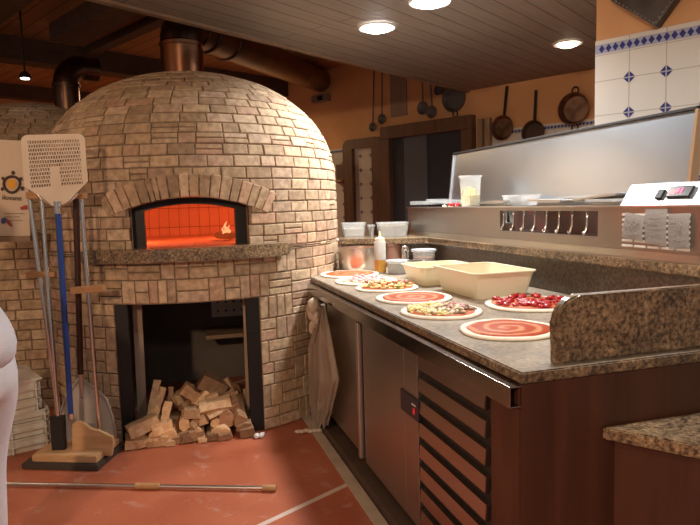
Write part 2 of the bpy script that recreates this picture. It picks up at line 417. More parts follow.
# ------------------------------------------------------------------ room frames
AZ1 = R_(16.74)
d1 = V((-sin(AZ1), cos(AZ1), 0)); d2 = V((cos(AZ1), sin(AZ1), 0)); zz = V((0, 0, 1))
A0 = V((.447, 1.595, 0))
def K(u, v, z): return A0 + d1*u + d2*v + zz*z
def kpl(px, py, v):
    P = onpl(px, py, A0+d2*v, d2); q = P-A0; return q.dot(d1), P.z
AZW = R_(45.45)
w = V((-sin(AZW), cos(AZW), 0)); wn = V((cos(AZW), sin(AZW), 0))      # along the back wall / away from us
CEIL = 2.56
PW = onz(468, 91, CEIL); PW.z = 0
def W(s, off, z): return PW + w*s - wn*off + zz*z
def wpl(px, py, off=0):
    P = onpl(px, py, PW-wn*off, wn); q = P-PW; return q.dot(w), P.z
# oven frame
oa = R_(-13.87); OD = 4.62; OR = 1.013
OC = V((OD*sin(oa), OD*cos(oa), 0)); f0 = V((-sin(oa), -cos(oa), 0)); r0 = V((cos(oa), -sin(oa), 0))
def OV(x, f, z): return OC + r0*x + f0*f + zz*z
def opl(px, py, f):
    P = onpl(px, py, OC+f0*f, f0); q = P-OC; return q.dot(r0), P.z

# ------------------------------------------------------------------ setting
g1, g2 = onz(280, 516, 0), onz(346, 485, 0); gd = g2-g1
FLOOR = mat_floor(g1, math.atan2(gd.y, gd.x))
bm = NB(); box(bm, (-.5, 4.5, -.05), (14, 16, .1)); struct('floor', bm, FLOOR)
# back wall (orange stucco) and tile wainscot
bm = NB(); a = W(-2.6, 0, 0); b = W(6.2, 0, 0)
extr(bm, [a, b, b+zz*3.3, a+zz*3.3], wn*.15); struct('wall_back', bm, STUCCO)
# far left wall, at right angles to it
PL = W(6.2, 0, 0)
bm = NB(); a = PL; b = PL - wn*9.0
extr(bm, [a, b, b+zz*3.3, a+zz*3.3], w*.15); struct('wall_left', bm, STUCCO)

def tiles(bm, P, ex, n, width, z0, z1, size, ph, zrow, border, dia=.026, skip=()):
    """white tile field in one mesh: 0 tile 1 grout 2 blue 3 pale; ex along wall, n towards the room"""
    P = V(P); ex = V(ex); n = V(n)
    def q(x0, x1, za, zb, off, mi):
        vs = [bm.verts.new(P+ex*x+zz*z_+n*off) for x, z_ in ((x0, za), (x1, za), (x1, zb), (x0, zb))]
        f = bm.faces.new(vs); f.material_index = mi
    box(bm, P+ex*width/2+zz*(z0+z1)/2+n*.004, (width, .008, z1-z0), ex, n, zz, 0)
    xs = []; x = ph
    while x < width: xs.append(x); x += size
    zs = []; z_ = zrow
    while z_ > z0: zs.append(z_); z_ -= size
    top = border[0] if border else z1
    for x in xs:
        if x > .004: q(x-.002, x+.002, z0, z1, .0084, 1)
    for z_ in zs:
        q(0, width, z_-.002, z_+.002, .0085, 1)
    for x in xs:
        for z_ in zs:
            for sx, sz in ((1, 1), (1, -1), (-1, 1), (-1, -1)):
                tri = [(.003*sx, .003*sz), (dia*sx, .003*sz), (.003*sx, dia*sz)]
                pts = [(x+a_, z_+b_) for a_, b_ in tri]
                if any(p[0] < 0 or p[0] > width for p in pts): continue
                vs = [bm.verts.new(P+ex*p[0]+zz*p[1]+n*.0088) for p in pts]
                if sx*sz < 0: vs.reverse()
                f = bm.faces.new(vs); f.material_index = 2
    if border:
        b0, b1 = border; h = b1-b0
        q(0, width, b0+h*.12, b1-h*.12, .0084, 3)
        k = size/5; x = ph % k
        while x+k/2 < width:
            if x-k*.46 > 0:
                c = [(x-k*.44, (b0+b1)/2), (x, b0+h*.16), (x+k*.44, (b0+b1)/2), (x, b1-h*.16)]
                vs = [bm.verts.new(P+ex*p[0]+zz*p[1]+n*.0089) for p in c]
                bm.faces.new(vs).material_index = 2
            x += k
        q(0, width, b0-.002, b0+.002, .0085, 1)
TM = [TILEW, GROUT, TILEB, TILEL]
bm = NB()
tiles(bm, W(-2.3, 0, 0), w, -wn, 2.3-.31, .9, 2.10, .18, .02, 1.90, (2.04, 2.085))
struct('trim_1', bm, TM)
bm = NB()
tiles(bm, W(1.95, 0, 0), w, -wn, 2.2, .3, 2.10, .18, .02, 1.90, (2.04, 2.085))
struct('trim_2', bm, TM)
# tiled column at the right
PCn = aty(596, 40, 3.5); PCn.z = 0
bm = NB(); c4 = [PCn, PCn-w*2.2, PCn-w*2.2+wn*.6, PCn+wn*.6]
c4 = [PCn+wn*.004, PCn-w*2.2+wn*.004, PCn-w*2.2+wn*.6, PCn+wn*.6]
extr(bm, c4, zz*(CEIL-.002)); struct('wall_right', bm, STUCCO)
P629 = onpl(629.7, 77.2, PCn, wn); ph = (PCn-P629).dot(w)
bm = NB(); tiles(bm, PCn, -w, -wn, 2.2, .9, 2.215, .185, ph, P629.z+.0, (2.135, 2.20), dia=.03)
struct('trim_3', bm, TM)

# lowered plank ceiling
e0 = onz(103, 0, CEIL); e1 = onz(468, 91, CEIL); ed = (e1-e0).normalized()
far = e1 + ed*.05; near = e0 - ed*5.2
CPL = mat_planks('ceiling_planks', (.22, .185, .155), (.24, .20, .168), math.atan2(ed.y, ed.x), .135, gap=(.09, .072, .06))
side = V((ed.y, -ed.x, 0))
bm = NB()
extr(bm, [near, far, far+side*2.6-ed*0, far+side*2.6-ed*2, V((5.2, -2.5, CEIL)), near+side*1.0+V((0, -2.0, 0))], zz*.05)
struct('ceiling', bm, CPL)
bm = NB(); beam(bm, near+zz*.02-side*.0, far+zz*.02, .05, .075, mi=0)
struct('trim_4', bm, mat_wood('ceiling_edge_wood', (.19, .13, .09), (.25, .175, .12), .45, 3, (3, 3, 3), .05))
# high ceiling and dark beams on the left
UPC = mat_planks('upper_ceiling_planks', (.36, .17, .075), (.42, .20, .09), math.atan2(w.y, w.x), .16, .55)
bm = NB()
extr(bm, [W(-1.0, -.1, 3.16), W(6.3, -.1, 3.16), W(6.3, 9.2, 3.16), W(-1.0, 9.2, 3.16)], zz*.06); struct('ceiling_upper', bm, UPC)
BZ = 2.93
pb = onz(0, 57, BZ); pb2 = onz(150, 73, BZ)
bm = NB()
q0 = pb + wn*0; beam(bm, q0 - wn*3.0 + w*.13 + zz*.115, q0 + wn*5.2 + w*.13 + zz*.115, .26, .23)
struct('trim_5', bm, DARKW)
for i, (px, py) in enumerate(((70, 40), (-22, 26))):
    bm = NB(); q = onz(px, py, 3.0)
    beam(bm, q - w*3.2 + zz*.08, q + w*.15 + zz*.08, .26, .16)
    struct('trim_%d' % (6+i), bm, DARKW)
bm = NB(); q = onz(128, 38, 3.08); beam(bm, q-w*2.0+zz*.04, q+w*1.8+zz*.04, .12, .08); struct('trim_8', bm, DARKW)
bm = NB(); q = onz(20, 84, 2.98); beam(bm, q-wn*2.5+zz*.09+w*1.1, q+wn*2.6+zz*.09+w*1.1, .2, .18); struct('trim_9', bm, DARKW)

# doorway and tiled opening in the back wall
def wframe(name, s0, s1, ztop, fw, depth, inner, imat, z0=0, head=None, arch=False):
    bm = NB(); hd = head or fw
    for s in (s0, s1-fw): box(bm, W(s+fw/2, depth/2, (z0+ztop-hd)/2), (fw, depth, ztop-hd-z0), w, wn, zz, 0, .006)
    if arch:
        r = .10
        pts = [(s0, ztop-hd), (s0, ztop-r)]+[(s0+r-r*cos(t), ztop-r+r*sin(t)) for t in (pi/8, pi/4, 3*pi/8, pi/2)]
        pts += [(s1-r+r*sin(t), ztop-r+r*cos(t)) for t in (0, pi/8, pi/4, 3*pi/8, pi/2)]+[(s1, ztop-hd)]
        extr(bm, [W(a_, 0, b_) for a_, b_ in pts], -wn*depth)
    else: box(bm, W((s0+s1)/2, depth/2, ztop-hd/2), (s1-s0, depth, hd), w, wn, zz, 0, .006)
    o = struct(name, bm, FRAMEW)
    return o
dr = wframe('door_1', -.10, 1.23, 2.29, .14, .09, None, None, head=.15)
bm = NB(); box(bm, W(.565, .012, 1.07), (1.05, .02, 2.14), w, wn, zz)
o = finish(bm, 'door_glass', GLASSD, None); o.parent = dr
bm = NB(); box(bm, W(.72, .03, 1.07), (.34, .025, 2.14), w, wn, zz, 0, .004)
o = finish(bm, 'door_panel', mat('blue_grey_door_panel', (.09, .105, .14), .5), None); o.parent = dr
wf = wframe('window_1', 1.23, 1.91, 2.19, .17, .07, None, None, head=.12, arch=True)
bm = NB(); tiles(bm, W(1.35, .006, 0), w, -wn, .42, .5, 2.09, .18, .11, 1.97, None)
o = finish(bm, 'tile_panel', TM, None); o.parent = wf
bm = NB()
for s in (-.18, -.275): box(bm, W(s, .03, 1.15), (.055, .06, 2.17), w, wn, zz, 0, .006)
struct('trim_10', bm, mat_wood('pale_post_wood', (.26, .18, .12), (.34, .25, .17), .6, 3, (6, 6, .8), .05))

# ------------------------------------------------------------------ pizza oven
ZS, DB, NE = 1.50, .788, 2.15
prof = []
for i in range(0, 31): prof.append((OR, ZS*i/30))
N = 160
for i in range(1, N+1):
    t = (pi/2)*i/N; prof.append((OR*abs(cos(t))**(2/NE), ZS+DB*abs(sin(t))**(2/NE)))
cum = [0]
for i in range(1, len(prof)): cum.append(cum[-1]+math.hypot(prof[i][0]-prof[i-1][0], prof[i][1]-prof[i-1][1]))
VT = cum[-1]
def pv(v):
    v = max(0, min(VT-1e-6, v))
    lo, hi = 0, len(cum)-1
    while hi-lo > 1:
        md = (lo+hi)//2
        if cum[md] <= v: lo = md
        else: hi = md
    t = (v-cum[lo])/(cum[hi]-cum[lo])
    (ra, za), (rb, zb) = prof[lo], prof[hi]
    r = ra+(rb-ra)*t; z_ = za+(zb-za)*t; dr_, dz_ = rb-ra, zb-za; l = math.hypot(dr_, dz_) or 1
    return r, z_, dz_/l, -dr_/l
def S(th, v, off=0):
    r, z_, nr, nz = pv(v)
    return OC + (f0*cos(th)+r0*sin(th))*(r+nr*off) + zz*(z_+nz*off)
NXL, NXR, NZT = -.485, .336, .820          # wood store opening
NTL, NTR = math.asin(NXL/OR), math.asin(NXR/OR)
MC, MH, MSP, MPK, MZ0 = -.035, .325, 1.368, 1.424, 1.14
RC = (MH**2+(MPK-MSP)**2)/(2*(MPK-MSP)); ZC = MPK-RC
BAND = .132
def arch_half(z_, ex=0):
    """half width of the mouth, grown by ex, at height z_ (None above it)"""
    rr = RC+ex
    if z_ >= ZC+rr: return None
    return min(MH+ex*.35, math.sqrt(max(0, rr*rr-(z_-ZC)**2)))
PAL = [(.54, .40, .275), (.50, .365, .24), (.59, .45, .32), (.54, .36, .255), (.46, .33, .22), (.57, .43, .29), (.54, .39, .275), (.43, .31, .21), (.57, .42, .31)]
def bcol():
    c = random.choice(PAL); k = random.uniform(.86, 1.12); return (c[0]*k, c[1]*k, c[2]*k, 1)
def patch(bm, lay, Sf, a0, a1, v0, v1, h, c, ea, n=2, mi=0, back=-.012, tilt=0):
    jv = [random.uniform(-.0015, .0015) for _ in range(4)]
    rows = [(v0, 0), (v0, 1), (v0+.004, 2), (v1-.004, 2), (v1, 1), (v1, 0)]
    cols = [(a0, 0), (a0, 1)]+[(a0+ea+(a1-a0-2*ea)*i/n, 2) for i in range(n+1)]+[(a1, 1), (a1, 0)]
    hh = {0: back, 1: h-.0035, 2: h}
    grid = []
    for (a_, ca) in cols:
        t = (a_-a0)/(a1-a0) if a1 != a0 else 0
        line = []
        for (v_, cv) in rows:
            s = (v_-v0)/(v1-v0)
            dv = (jv[0]*(1-t)+jv[1]*t)*(1-s)+(jv[2]*(1-t)+jv[3]*t)*s
            line.append(bm.verts.new(Sf(a_, v_+dv, hh[min(ca, cv)]+tilt*(t-.5)*min(ca, 1)*min(cv, 1))))
        grid.append(line)
    for i in range(len(grid)-1):
        for j in range(5):
            f = bm.faces.new((grid[i][j], grid[i+1][j], grid[i+1][j+1], grid[i][j+1])); f.material_index = mi
            for lp in f.loops: lp[lay] = c
def cuts(a0, a1, za, zb):
    """clip an angular span against the two openings"""
    zc = (za+zb)/2; spans = [(a0, a1)]
    holes = []
    if za < NZT: holes.append((NTL, NTR))
    if zb > MZ0-.09 and za < MZ0+.001 and False: pass
    hw = arch_half(zc, BAND*.5) if zc > MZ0-.02 else None
    if hw: 
        if zc < MSP-.02: hw = MH
        holes.append((math.asin((MC-hw)/OR), math.asin((MC+hw)/OR)))
    for h0, h1 in holes:
        ns = []
        for s0, s1 in spans:
            if s1 <= h0 or s0 >= h1: ns.append((s0, s1)); continue
            if s0 < h0: ns.append((s0, h0))
            if s1 > h1: ns.append((h1, s1))
        spans = ns
    return [s for s in spans if s[1]-s[0] > .02]
oven = thing('pizza_oven', 'large domed brick pizza oven with arched glowing mouth, stone sill and firewood store below', 'pizza oven', OC)
bm = NB(); lay = bm.loops.layers.float_color.new('Col')
GAP = .007
TMAX = R_(140)
# lower wall: mixed courses of laid and standing bricks
def lay_brick(a0, a1, v0, v1):
    if v1 > NZT > v0:                      # split at the lintel
        if v1-NZT < .018: v1 = NZT if False else v1
    zc = (v0+v1)/2
    for s0, s1 in cuts(a0, a1, v0 if zc < NZT else max(v0, NZT), v1):
        r = pv(zc)[0]; g = GAP/2/r
        if s1-s0 < 3*g: continue
        n = max(1, int((s1-s0)*r/.07))
        patch(bm, lay, S, s0+g, s1-g, v0+GAP/2, v1-GAP/2, random.uniform(.006, .012), bcol(), .004/r, n)
v = .002
BH = NZT/6
while v < 1.12-.01:
    a_ = -TMAX+random.uniform(0, .1)
    while a_ < TMAX:
        k = random.random(); wd = random.uniform(.15, .19)/OR
        v1 = min(v+BH, 1.12)
        if k < .42:
            lay_brick(a_, a_+wd, v, (v+v1)/2)
            o_ = random.choice((0, 0, wd/2))
            if o_: lay_brick(a_, a_+wd/2, (v+v1)/2, v1); lay_brick(a_+wd/2, a_+wd, (v+v1)/2, v1)
            else: lay_brick(a_, a_+wd, (v+v1)/2, v1)
        elif k < .68:
            nn_ = random.choice((2, 2, 3))
            for i in range(nn_): lay_brick(a_+wd*i/nn_, a_+wd*(i+1)/nn_, v, v1)
        elif k < .86:
            for i in range(3): lay_brick(a_, a_+wd, v+(v1-v)*i/3, v+(v1-v)*(i+1)/3)
        else:
            lay_brick(a_, a_+wd*.5, v, v1); lay_brick(a_+wd*.5, a_+wd, v, (v+v1)/2); lay_brick(a_+wd*.5, a_+wd, (v+v1)/2, v1)
        a_ += wd
    v += BH
# upper courses
v = 1.12; ci = 0
while v < VT-.05:
    h = .0675 if v < 1.5 else .068
    v1 = min(v+h, VT-.01); r = pv((v+v1)/2)[0]
    a_ = -TMAX - random.uniform(0, .14)/max(r, .2)
    while a_ < TMAX:
        wd = random.choice((.150, .155, .16, .145, .10, .165))/r
        if random.random() < .11:
            vm = (v+v1)/2
            lay_brick(a_, a_+wd, v, vm); lay_brick(a_, a_+wd, vm, v1)
        else: lay_brick(a_, a_+wd, v, v1)
        a_ += wd
    v = v1; ci += 1
# mortar core behind the bricks, with the openings left out
nth = 420; gz = []
k = 0
while k*.0137 < VT: gz.append(k*.0137); k += 1
gz = sorted(set([round(g, 4) for g in gz if abs(g-NZT) > .006 and abs(g-MZ0) > .006]+[NZT, MZ0, VT-.001]))
ths = sorted([-pi+2*pi*i/nth for i in range(nth) if min(abs(-pi+2*pi*i/nth-NTL), abs(-pi+2*pi*i/nth-NTR)) > .006]+[NTL, NTR])
vg = {}
def gv(i, j):
    i %= len(ths)
    if (i, j) not in vg: vg[(i, j)] = bm.verts.new(S(ths[i], gz[j], -.001))
    return vg[(i, j)]
for i in range(len(ths)):
    tm = ths[i]+((ths[i+1] if i+1 < len(ths) else pi+ths[0]+pi)-ths[i])/2
    x = OR*sin(tm)
    for j in range(len(gz)-1):
        vm = (gz[j]+gz[j+1])/2
        if abs(tm) < pi/2:
            if vm < NZT and NTL < tm < NTR: continue
            if vm > MZ0 and vm < 1.5:
                hw = arch_half(vm, .012)
                if hw and abs(x-MC) < hw: continue
        f = bm.faces.new((gv(i, j), gv(i+1, j), gv(i+1, j+1), gv(i, j+1))); f.material_index = 1
part('brick_shell', bm, [BRICK, MORT], oven)
# arch of standing bricks over the mouth
bm = NB(); lay = bm.loops.layers.float_color.new('Col')
def SA(p, rho, off):
    x = MC+rho*sin(p); z_ = ZC+rho*cos(p)
    th = math.asin(max(-.99, min(.99, x/OR)))
    return OC+(f0*cos(th)+r0*sin(th))*(OR+off)+zz*z_
a_ = R_(-27)
while a_ < R_(25.2):
    wd = random.choice((.052, .06, .056, .048, .03))/1.04
    patch(bm, lay, SA, a_+.003, a_+wd-.003, RC+.002, RC+BAND, .017+random.uniform(0, .004), bcol(), .003, 1, back=-.03)
    a_ += wd
part('brick_arch', bm, BRICK, oven)
# reveals of the mouth (brick lining) and of the store
bm = NB(); lay = bm.loops.layers.float_color.new('Col')
out = [(MC-MH, MZ0)]+[(MC-MH, MZ0+(MSP-MZ0)*i/4) for i in range(1, 4)]
ha = math.asin(MH/RC)
out += [(MC+RC*sin(-ha+2*ha*i/16), ZC+RC*cos(-ha+2*ha*i/16)) for i in range(17)]
out += [(MC+MH, MSP-(MSP-MZ0)*i/4) for i in range(1, 5)]
def surf(x, off=0):
    th = math.asin(x/OR); return (OR+off)*cos(th)
def strip(bm, pts, fa, fb, lay=None, closed=False, c=None):
    A_ = [bm.verts.new(OV(x, fa(x), z_)) for x, z_ in pts]; B_ = [bm.verts.new(OV(x, fb(x), z_)) for x, z_ in pts]
    n = len(pts)
    for i in range(n if closed else n-1):
        j = (i+1) % n
        f = bm.faces.new((A_[i], A_[j], B_[j], B_[i]))
        if lay:
            cc = c or bcol()
            for lp in f.loops: lp[lay] = cc
strip(bm, out, lambda x: surf(x, .012), lambda x: .80, lay)
part('mouth_lining', bm, BRICK, oven)
# black iron frame inside the mouth
IX0, IX1, ISP, IPK = -.292, .222, 1.352, 1.386
ic, ih = (IX0+IX1)/2, (IX1-IX0)/2; ir = (ih**2+(IPK-ISP)**2)/(2*(IPK-ISP)); iz = IPK-ir; ia = math.asin(ih/ir)
inn = [(IX0, MZ0)]+[(IX0, MZ0+(ISP-MZ0)*i/4) for i in range(1, 4)]+[(ic+ir*sin(-ia+2*ia*i/16), iz+ir*cos(-ia+2*ia*i/16)) for i in range(17)]+[(IX1, ISP-(ISP-MZ0)*i/4) for i in range(1, 5)]
bm = NB()
for fa, in ((.885,),):
    A_ = [bm.verts.new(OV(x, fa, z_)) for x, z_ in out]; B_ = [bm.verts.new(OV(x, fa, z_)) for x, z_ in inn]
    C_ = [bm.verts.new(OV(x, fa-.07, z_)) for x, z_ in inn]
    for i in range(len(out)-1):
        bm.faces.new((A_[i], A_[i+1], B_[i+1], B_[i])); bm.faces.new((B_[i], B_[i+1], C_[i+1], C_[i]))
part('mouth_frame', bm, BLACKM, oven)
# baking chamber
bm = NB(); CR, CZ0 = .80, 1.135
cp = [(0, CZ0), (CR, CZ0), (CR, CZ0+.16)]+[(CR*cos(t), CZ0+.16+.30*sin(t)) for t in [pi/2*i/10 for i in range(1, 10)]]+[(.01, CZ0+.46)]
ns = 72; rr_ = []
for r, z_ in cp:
    rr_.append([bm.verts.new(OC+(f0*cos(2*pi*k/ns)+r0*sin(2*pi*k/ns))*max(r, .002)+zz*z_) for k in range(ns)])
for i in range(len(cp)-1):
    for k in range(ns):
        f = bm.faces.new((rr_[i][k], rr_[i+1][k], rr_[i+1][(k+1) % ns], rr_[i][(k+1) % ns]))
        c = f.calc_center_median()-OC
        if i >= 1 and c.dot(f0) > .6 and abs(c.dot(r0)-ic) < ih+.03 and c.z < 1.46: bm.faces.remove(f)
def mat_chamber():
    mt, nt, bs = newmat('fire_brick_lining'); L = nt.links
    tc = nt.nodes.new('ShaderNodeTexCoord'); sp = nt.nodes.new('ShaderNodeSeparateXYZ'); L.new(tc.outputs['Object'], sp.inputs[0])
    a2 = nt.nodes.new('ShaderNodeMath'); a2.operation = 'ARCTAN2'; L.new(sp.outputs[1], a2.inputs[0]); L.new(sp.outputs[0], a2.inputs[1])
    cb = nt.nodes.new('ShaderNodeCombineXYZ'); L.new(a2.outputs[0], cb.inputs[0]); L.new(sp.outputs[2], cb.inputs[1])
    br = nt.nodes.new('ShaderNodeTexBrick'); br.offset = 0; br.inputs['Scale'].default_value = 1
    br.inputs['Brick Width'].default_value = .105; br.inputs['Row Height'].default_value = .16; br.inputs['Mortar Size'].default_value = .003; br.inputs['Mortar Smooth'].default_value = .5
    br.inputs['Color1'].default_value = (.50, .36, .27, 1); br.inputs['Color2'].default_value = (.56, .40, .30, 1); br.inputs['Mortar'].default_value = (.12, .07, .05, 1)
    mp = nt.nodes.new('ShaderNodeMapping'); mp.inputs['Location'].default_value = (0, -1.205, 0); L.new(cb.outputs[0], mp.inputs[0]); L.new(mp.outputs[0], br.inputs['Vector'])
    L.new(br.outputs['Color'], bs.inputs['Base Color']); bs.inputs['Roughness'].default_value = .9
    return mt
part('baking_chamber', bm, mat_chamber(), oven)
# stone sill
bm = NB(); sl = []
for i in range(25): th = R_(-36.5+(29.3+36.5)*i/24); sl.append((th, OR+.085))
for i in range(25): th = R_(29.3-(29.3+36.5)*i/24); sl.append((th, .88))
poly = [OC+(f0*cos(t)+r0*sin(t))*r for t, r in sl]
prism(bm, poly, 1.065, 1.14, 0, .008)
part('stone_sill', bm, GRAN, oven)
# wood store: cavity, steel jambs, lintel
CAV = mat('dark_store_lining', (.13, .105, .09), .9, c2=(.17, .14, .12), scale=4)  # even dark grey-brown for the cavity walls
bm = NB(); NB_ = -.30
def cavq(pts): bm.faces.new([bm.verts.new(p) for p in pts])
xl, xr = NXL, NXR; fl, fr = surf(xl, -.005), surf(xr, -.005)
cavq([OV(xl, fl, .002), OV(xl, fl, NZT), OV(xl, NB_, NZT), OV(xl, NB_, .002)])
cavq([OV(xr, fr, .002), OV(xr, NB_, .002), OV(xr, NB_, NZT), OV(xr, fr, NZT)])
cavq([OV(xl, NB_, .002), OV(xl, NB_, NZT), OV(xr, NB_, NZT), OV(xr, NB_, .002)])
pts = [(xl+(xr-xl)*i/12) for i in range(13)]
cavq([OV(xl, NB_, NZT)]+[OV(x, surf(x, .004), NZT) for x in pts]+[OV(xr, NB_, NZT)])
part('store_cavity', bm, CAV, oven)
for x0, x1 in ((NXL, NXL+.072), (NXR-.078, NXR)):
    bm = NB(); box(bm, OV((x0+x1)/2, surf((x0+x1)/2)-.035, NZT/2+.001), (x1-x0, .06, NZT-.004), r0, f0, zz, 0, .003)
    part('steel_jamb', bm, BLACKM, oven)
x0, zt0 = opl(212, 318, -.26); x1, _ = opl(247, 318, -.26); zt0 = min(zt0, NZT-.06)
bm = NB(); box(bm, OV((x0+x1)/2, -.285, (zt0+NZT)/2), (x1-x0, .02, NZT-zt0-.004), r0, f0, zz)
for i in range(4):
    for j in range(2):
        box(bm, OV(x0+.05+i*(x1-x0-.06)/3.4, -.272, zt0+.05+j*.07), (.018, .008, .018), (r0+zz).normalized(), f0, (zz-r0).normalized(), 1)
part('tile_panel', bm, [mat('dim_tile', (.62, .58, .52), .4), TILEB], oven)
x2, z2_ = opl(206, 338, .05); x3, _ = opl(245, 330, .05)
bm = NB(); box(bm, OV((x2+x3)/2, -.10, z2_+.0), (x3-x2, .30, .03), r0, f0, zz, 0, .004)
part('wooden_ledge', bm, mat_wood('store_ledge_wood', (.30, .19, .12), (.38, .25, .16), .6, 3, (4, 4, 4)), oven)

# a glowing fire of embers at the right of the chamber
fire = thing('oven_fire', 'small flame licking up at right inside the glowing oven mouth', 'fire', OV(.20, .30, 1.137))
bm = NB()
for k in range(3): cyl(bm, OV(.14+.05*k, .16+.05*k, 1.165), OV(.22+.03*k, .42-.08*k, 1.165), .026, .022, 9)
part('burning_log', bm, mat('charred_wood', (.03, .018, .012), .9, emit=(1, .12, .02), es=.25), fire, True)
bm = NB()
for dx, hh_, rr2 in ((0, .085, .013), (.02, .06, .010), (-.018, .05, .010)):
    b_ = OV(.19+dx, .32, 1.18)
    tube(bm, [b_, b_+zz*hh_*.3+r0*.006, b_+zz*hh_*.65-r0*.006, b_+zz*hh_+r0*.008], [rr2*.7, rr2, rr2*.6, .002], 10)
part('flame', bm, mat('flame_glow', (.02, .01, .0), .9, emit=(1, .30, .12), es=1.6), fire, 'all')

# second oven behind on the left
OC2 = V((-3.10, 6.3, 0)); R2, Z2, B2 = 1.35, 1.45, .98
oven2 = thing('pizza_oven', 'second dim brick dome behind at far left, mostly hidden by the big oven', 'pizza oven', OC2)
bm = NB(); lay = bm.loops.layers.float_color.new('Col')
def S2(th, v, off=0):
    if v < Z2: r, z_, nr, nz = R2, v, 1, 0
    else:
        t = min(pi/2-.01, (v-Z2)/1.08); r, z_ = R2*cos(t), Z2+B2*sin(t); nr, nz = cos(t), sin(t)
    a_ = th - R_(150)+pi
    return OC2+V((sin(th), -cos(th), 0))*(r+nr*off)+zz*(z_+nz*off)
v = .0
while v < Z2+1.55:
    r = R2 if v < Z2 else max(.25, R2*cos((v-Z2)/1.08)); a_ = -1.7-random.uniform(0, .1)
    while a_ < 1.7:
        wd = random.choice((.18, .2, .16))/r
        patch(bm, lay, S2, a_+.004/r, a_+wd-.004/r, v+.004, v+.072, .008, bcol(), .004/r, 1)
        a_ += wd
    v += .076
lathe(bm, OC2, [(R2-.002, 0), (R2-.002, Z2)]+[((R2-.002)*cos(pi/2*i/14), Z2+(B2-.002)*sin(pi/2*i/14)) for i in range(1, 14)]+[(.02, Z2+B2)], 48, mi=1)
part('brick_shell', bm, [BRICK, MORT], oven2)

# chimney pipes
ct = aty(183, 73, 4.72); ctop = aty(183, 21, 4.72)
chim = thing('chimney_pipe', 'fat copper flue rising from the brick dome and bending right to the wall', 'chimney', (ct.x, ct.y, 2.24))
cr_ = .155; bz = ctop.z-.17
bm = NB(); lathe(bm, (ct.x, ct.y, 0), [(cr_, 2.22), (cr_, bz)], 32, cap0=False, cap1=False)
part('riser_pipe', bm, COPPER, chim, True)
for z_ in (2.29, bz-.01):
    bm = NB(); lathe(bm, (ct.x, ct.y, 0), [(cr_, z_-.014), (cr_+.008, z_-.012), (cr_+.008, z_+.012), (cr_, z_+.014)], 32, cap0=False, cap1=False)
    part('pipe_band', bm, COPPER, chim, True)
sP, zP = wpl(322, 81); pe = W(sP, .02, zP); c0 = V((ct.x, ct.y, bz))
hd_ = V((pe.x-c0.x, pe.y-c0.y, 0)).normalized()
el = [c0+zz*(.17*sin(t))+hd_*(.17-.17*cos(t)) for t in [pi/2*i/8 for i in range(9)]]
DARKCU = mat('dark_copper', (.16, .09, .06), .3, 1., c2=(.09, .055, .04), scale=4)
bm = NB(); tube(bm, el, cr_, 32); part('elbow', bm, DARKCU, chim, True)
bm = NB(); cyl(bm, el[-1], pe, cr_, cr_-.005, 32); part('flue_run', bm, mat('flue_copper', (.22, .12, .08), .28, 1., c2=(.13, .075, .05), scale=4), chim, True)
fd = (pe-el[-1]).normalized()
for dd in (.02, .22, .62):
    bm = NB(); p = el[-1]+fd*dd; lathe(bm, p, [(cr_-.002, -.02), (cr_+.012, -.016), (cr_+.012, .016), (cr_-.002, .02)], 32, fd, cap0=False, cap1=False); part('joint_ring', bm, DARKCU, chim, True)
bm = NB(); box(bm, W(sP-.02, .05, zP-.24), (.30, .08, .10), w, wn, zz, 0, .008); box(bm, W(sP-.05, .096, zP-.245), (.09, .012, .06), w, wn, zz, 1)
part('wall_bracket', bm, [mat('galvanised_bracket', (.30, .27, .24), .45, .6), BLACKM], chim)
c2t = aty(67, 98, 6.0); 
chim2 = thing('chimney_pipe', 'dark copper flue of the second oven, bending behind the big dome at upper left', 'chimney', (c2t.x, c2t.y, 2.1))
bm = NB(); zt2 = aty(70, 84, 6.0).z
lathe(bm, (c2t.x, c2t.y, 0), [(.115, 2.05), (.115, zt2)], 28, cap0=False, cap1=False); part('riser_pipe', bm, DARKCU, chim2, True)
bm = NB(); lathe(bm, (c2t.x, c2t.y, 0), [(.115, zt2-.03), (.127, zt2-.03), (.127, zt2), (.115, zt2)], 28, cap0=False, cap1=False); part('pipe_band', bm, DARKCU, chim2, True)
bm = NB(); b0_ = V((c2t.x, c2t.y, zt2)); tube(bm, [b0_+zz*(.17*sin(t))+wn*(.17-.17*cos(t)) for t in [pi/2*i/8 for i in range(9)]]+[b0_+zz*.17+wn*.30], .115, 28); part('elbow', bm, DARKCU, chim2, True)

# ------------------------------------------------------------------ firewood
def logmesh(P, ax, L, prof2, e1, e2, jit=.006, mi=0):
    bm = NB(); ax = V(ax).normalized(); rings = []; n = 5
    for i in range(n+1):
        t = i/n; k = 1+random.uniform(-.05, .05)
        rings.append([bm.verts.new(P+ax*L*t+(e1*a_+e2*b_)*k+V([random.uniform(-1, 1)*jit*.5 for _ in range(3)])) for a_, b_ in prof2])
    m_ = len(prof2)
    for i in range(n):
        for k in range(m_):
            f = bm.faces.new((rings[i][k], rings[i][(k+1) % m_], rings[i+1][(k+1) % m_], rings[i+1][k]))
            if mi == 2 and k == 0: f.material_index = 1
    bm.faces.new(rings[0][::-1]); bm.faces.new(rings[-1])
    bmesh.ops.bevel(bm, geom=[e for e in bm.edges if len(e.link_faces) == 2 and e.calc_face_angle(0) > .6], offset=.0025, segments=1, affect='EDGES')
    bmesh.ops.recalc_face_normals(bm, faces=bm.faces)
    return bm
def put_log(bm, label, dark=False, group=None):
    mz = min(v.co.z for v in bm.verts)
    if mz < .003:
        for v in bm.verts: v.co.z += .003-mz
    return single('firewood_log', bm, [LOGD if dark else LOGW, BARK], label, 'log', group=group)
GW = 'split firewood stacked in the oven store'
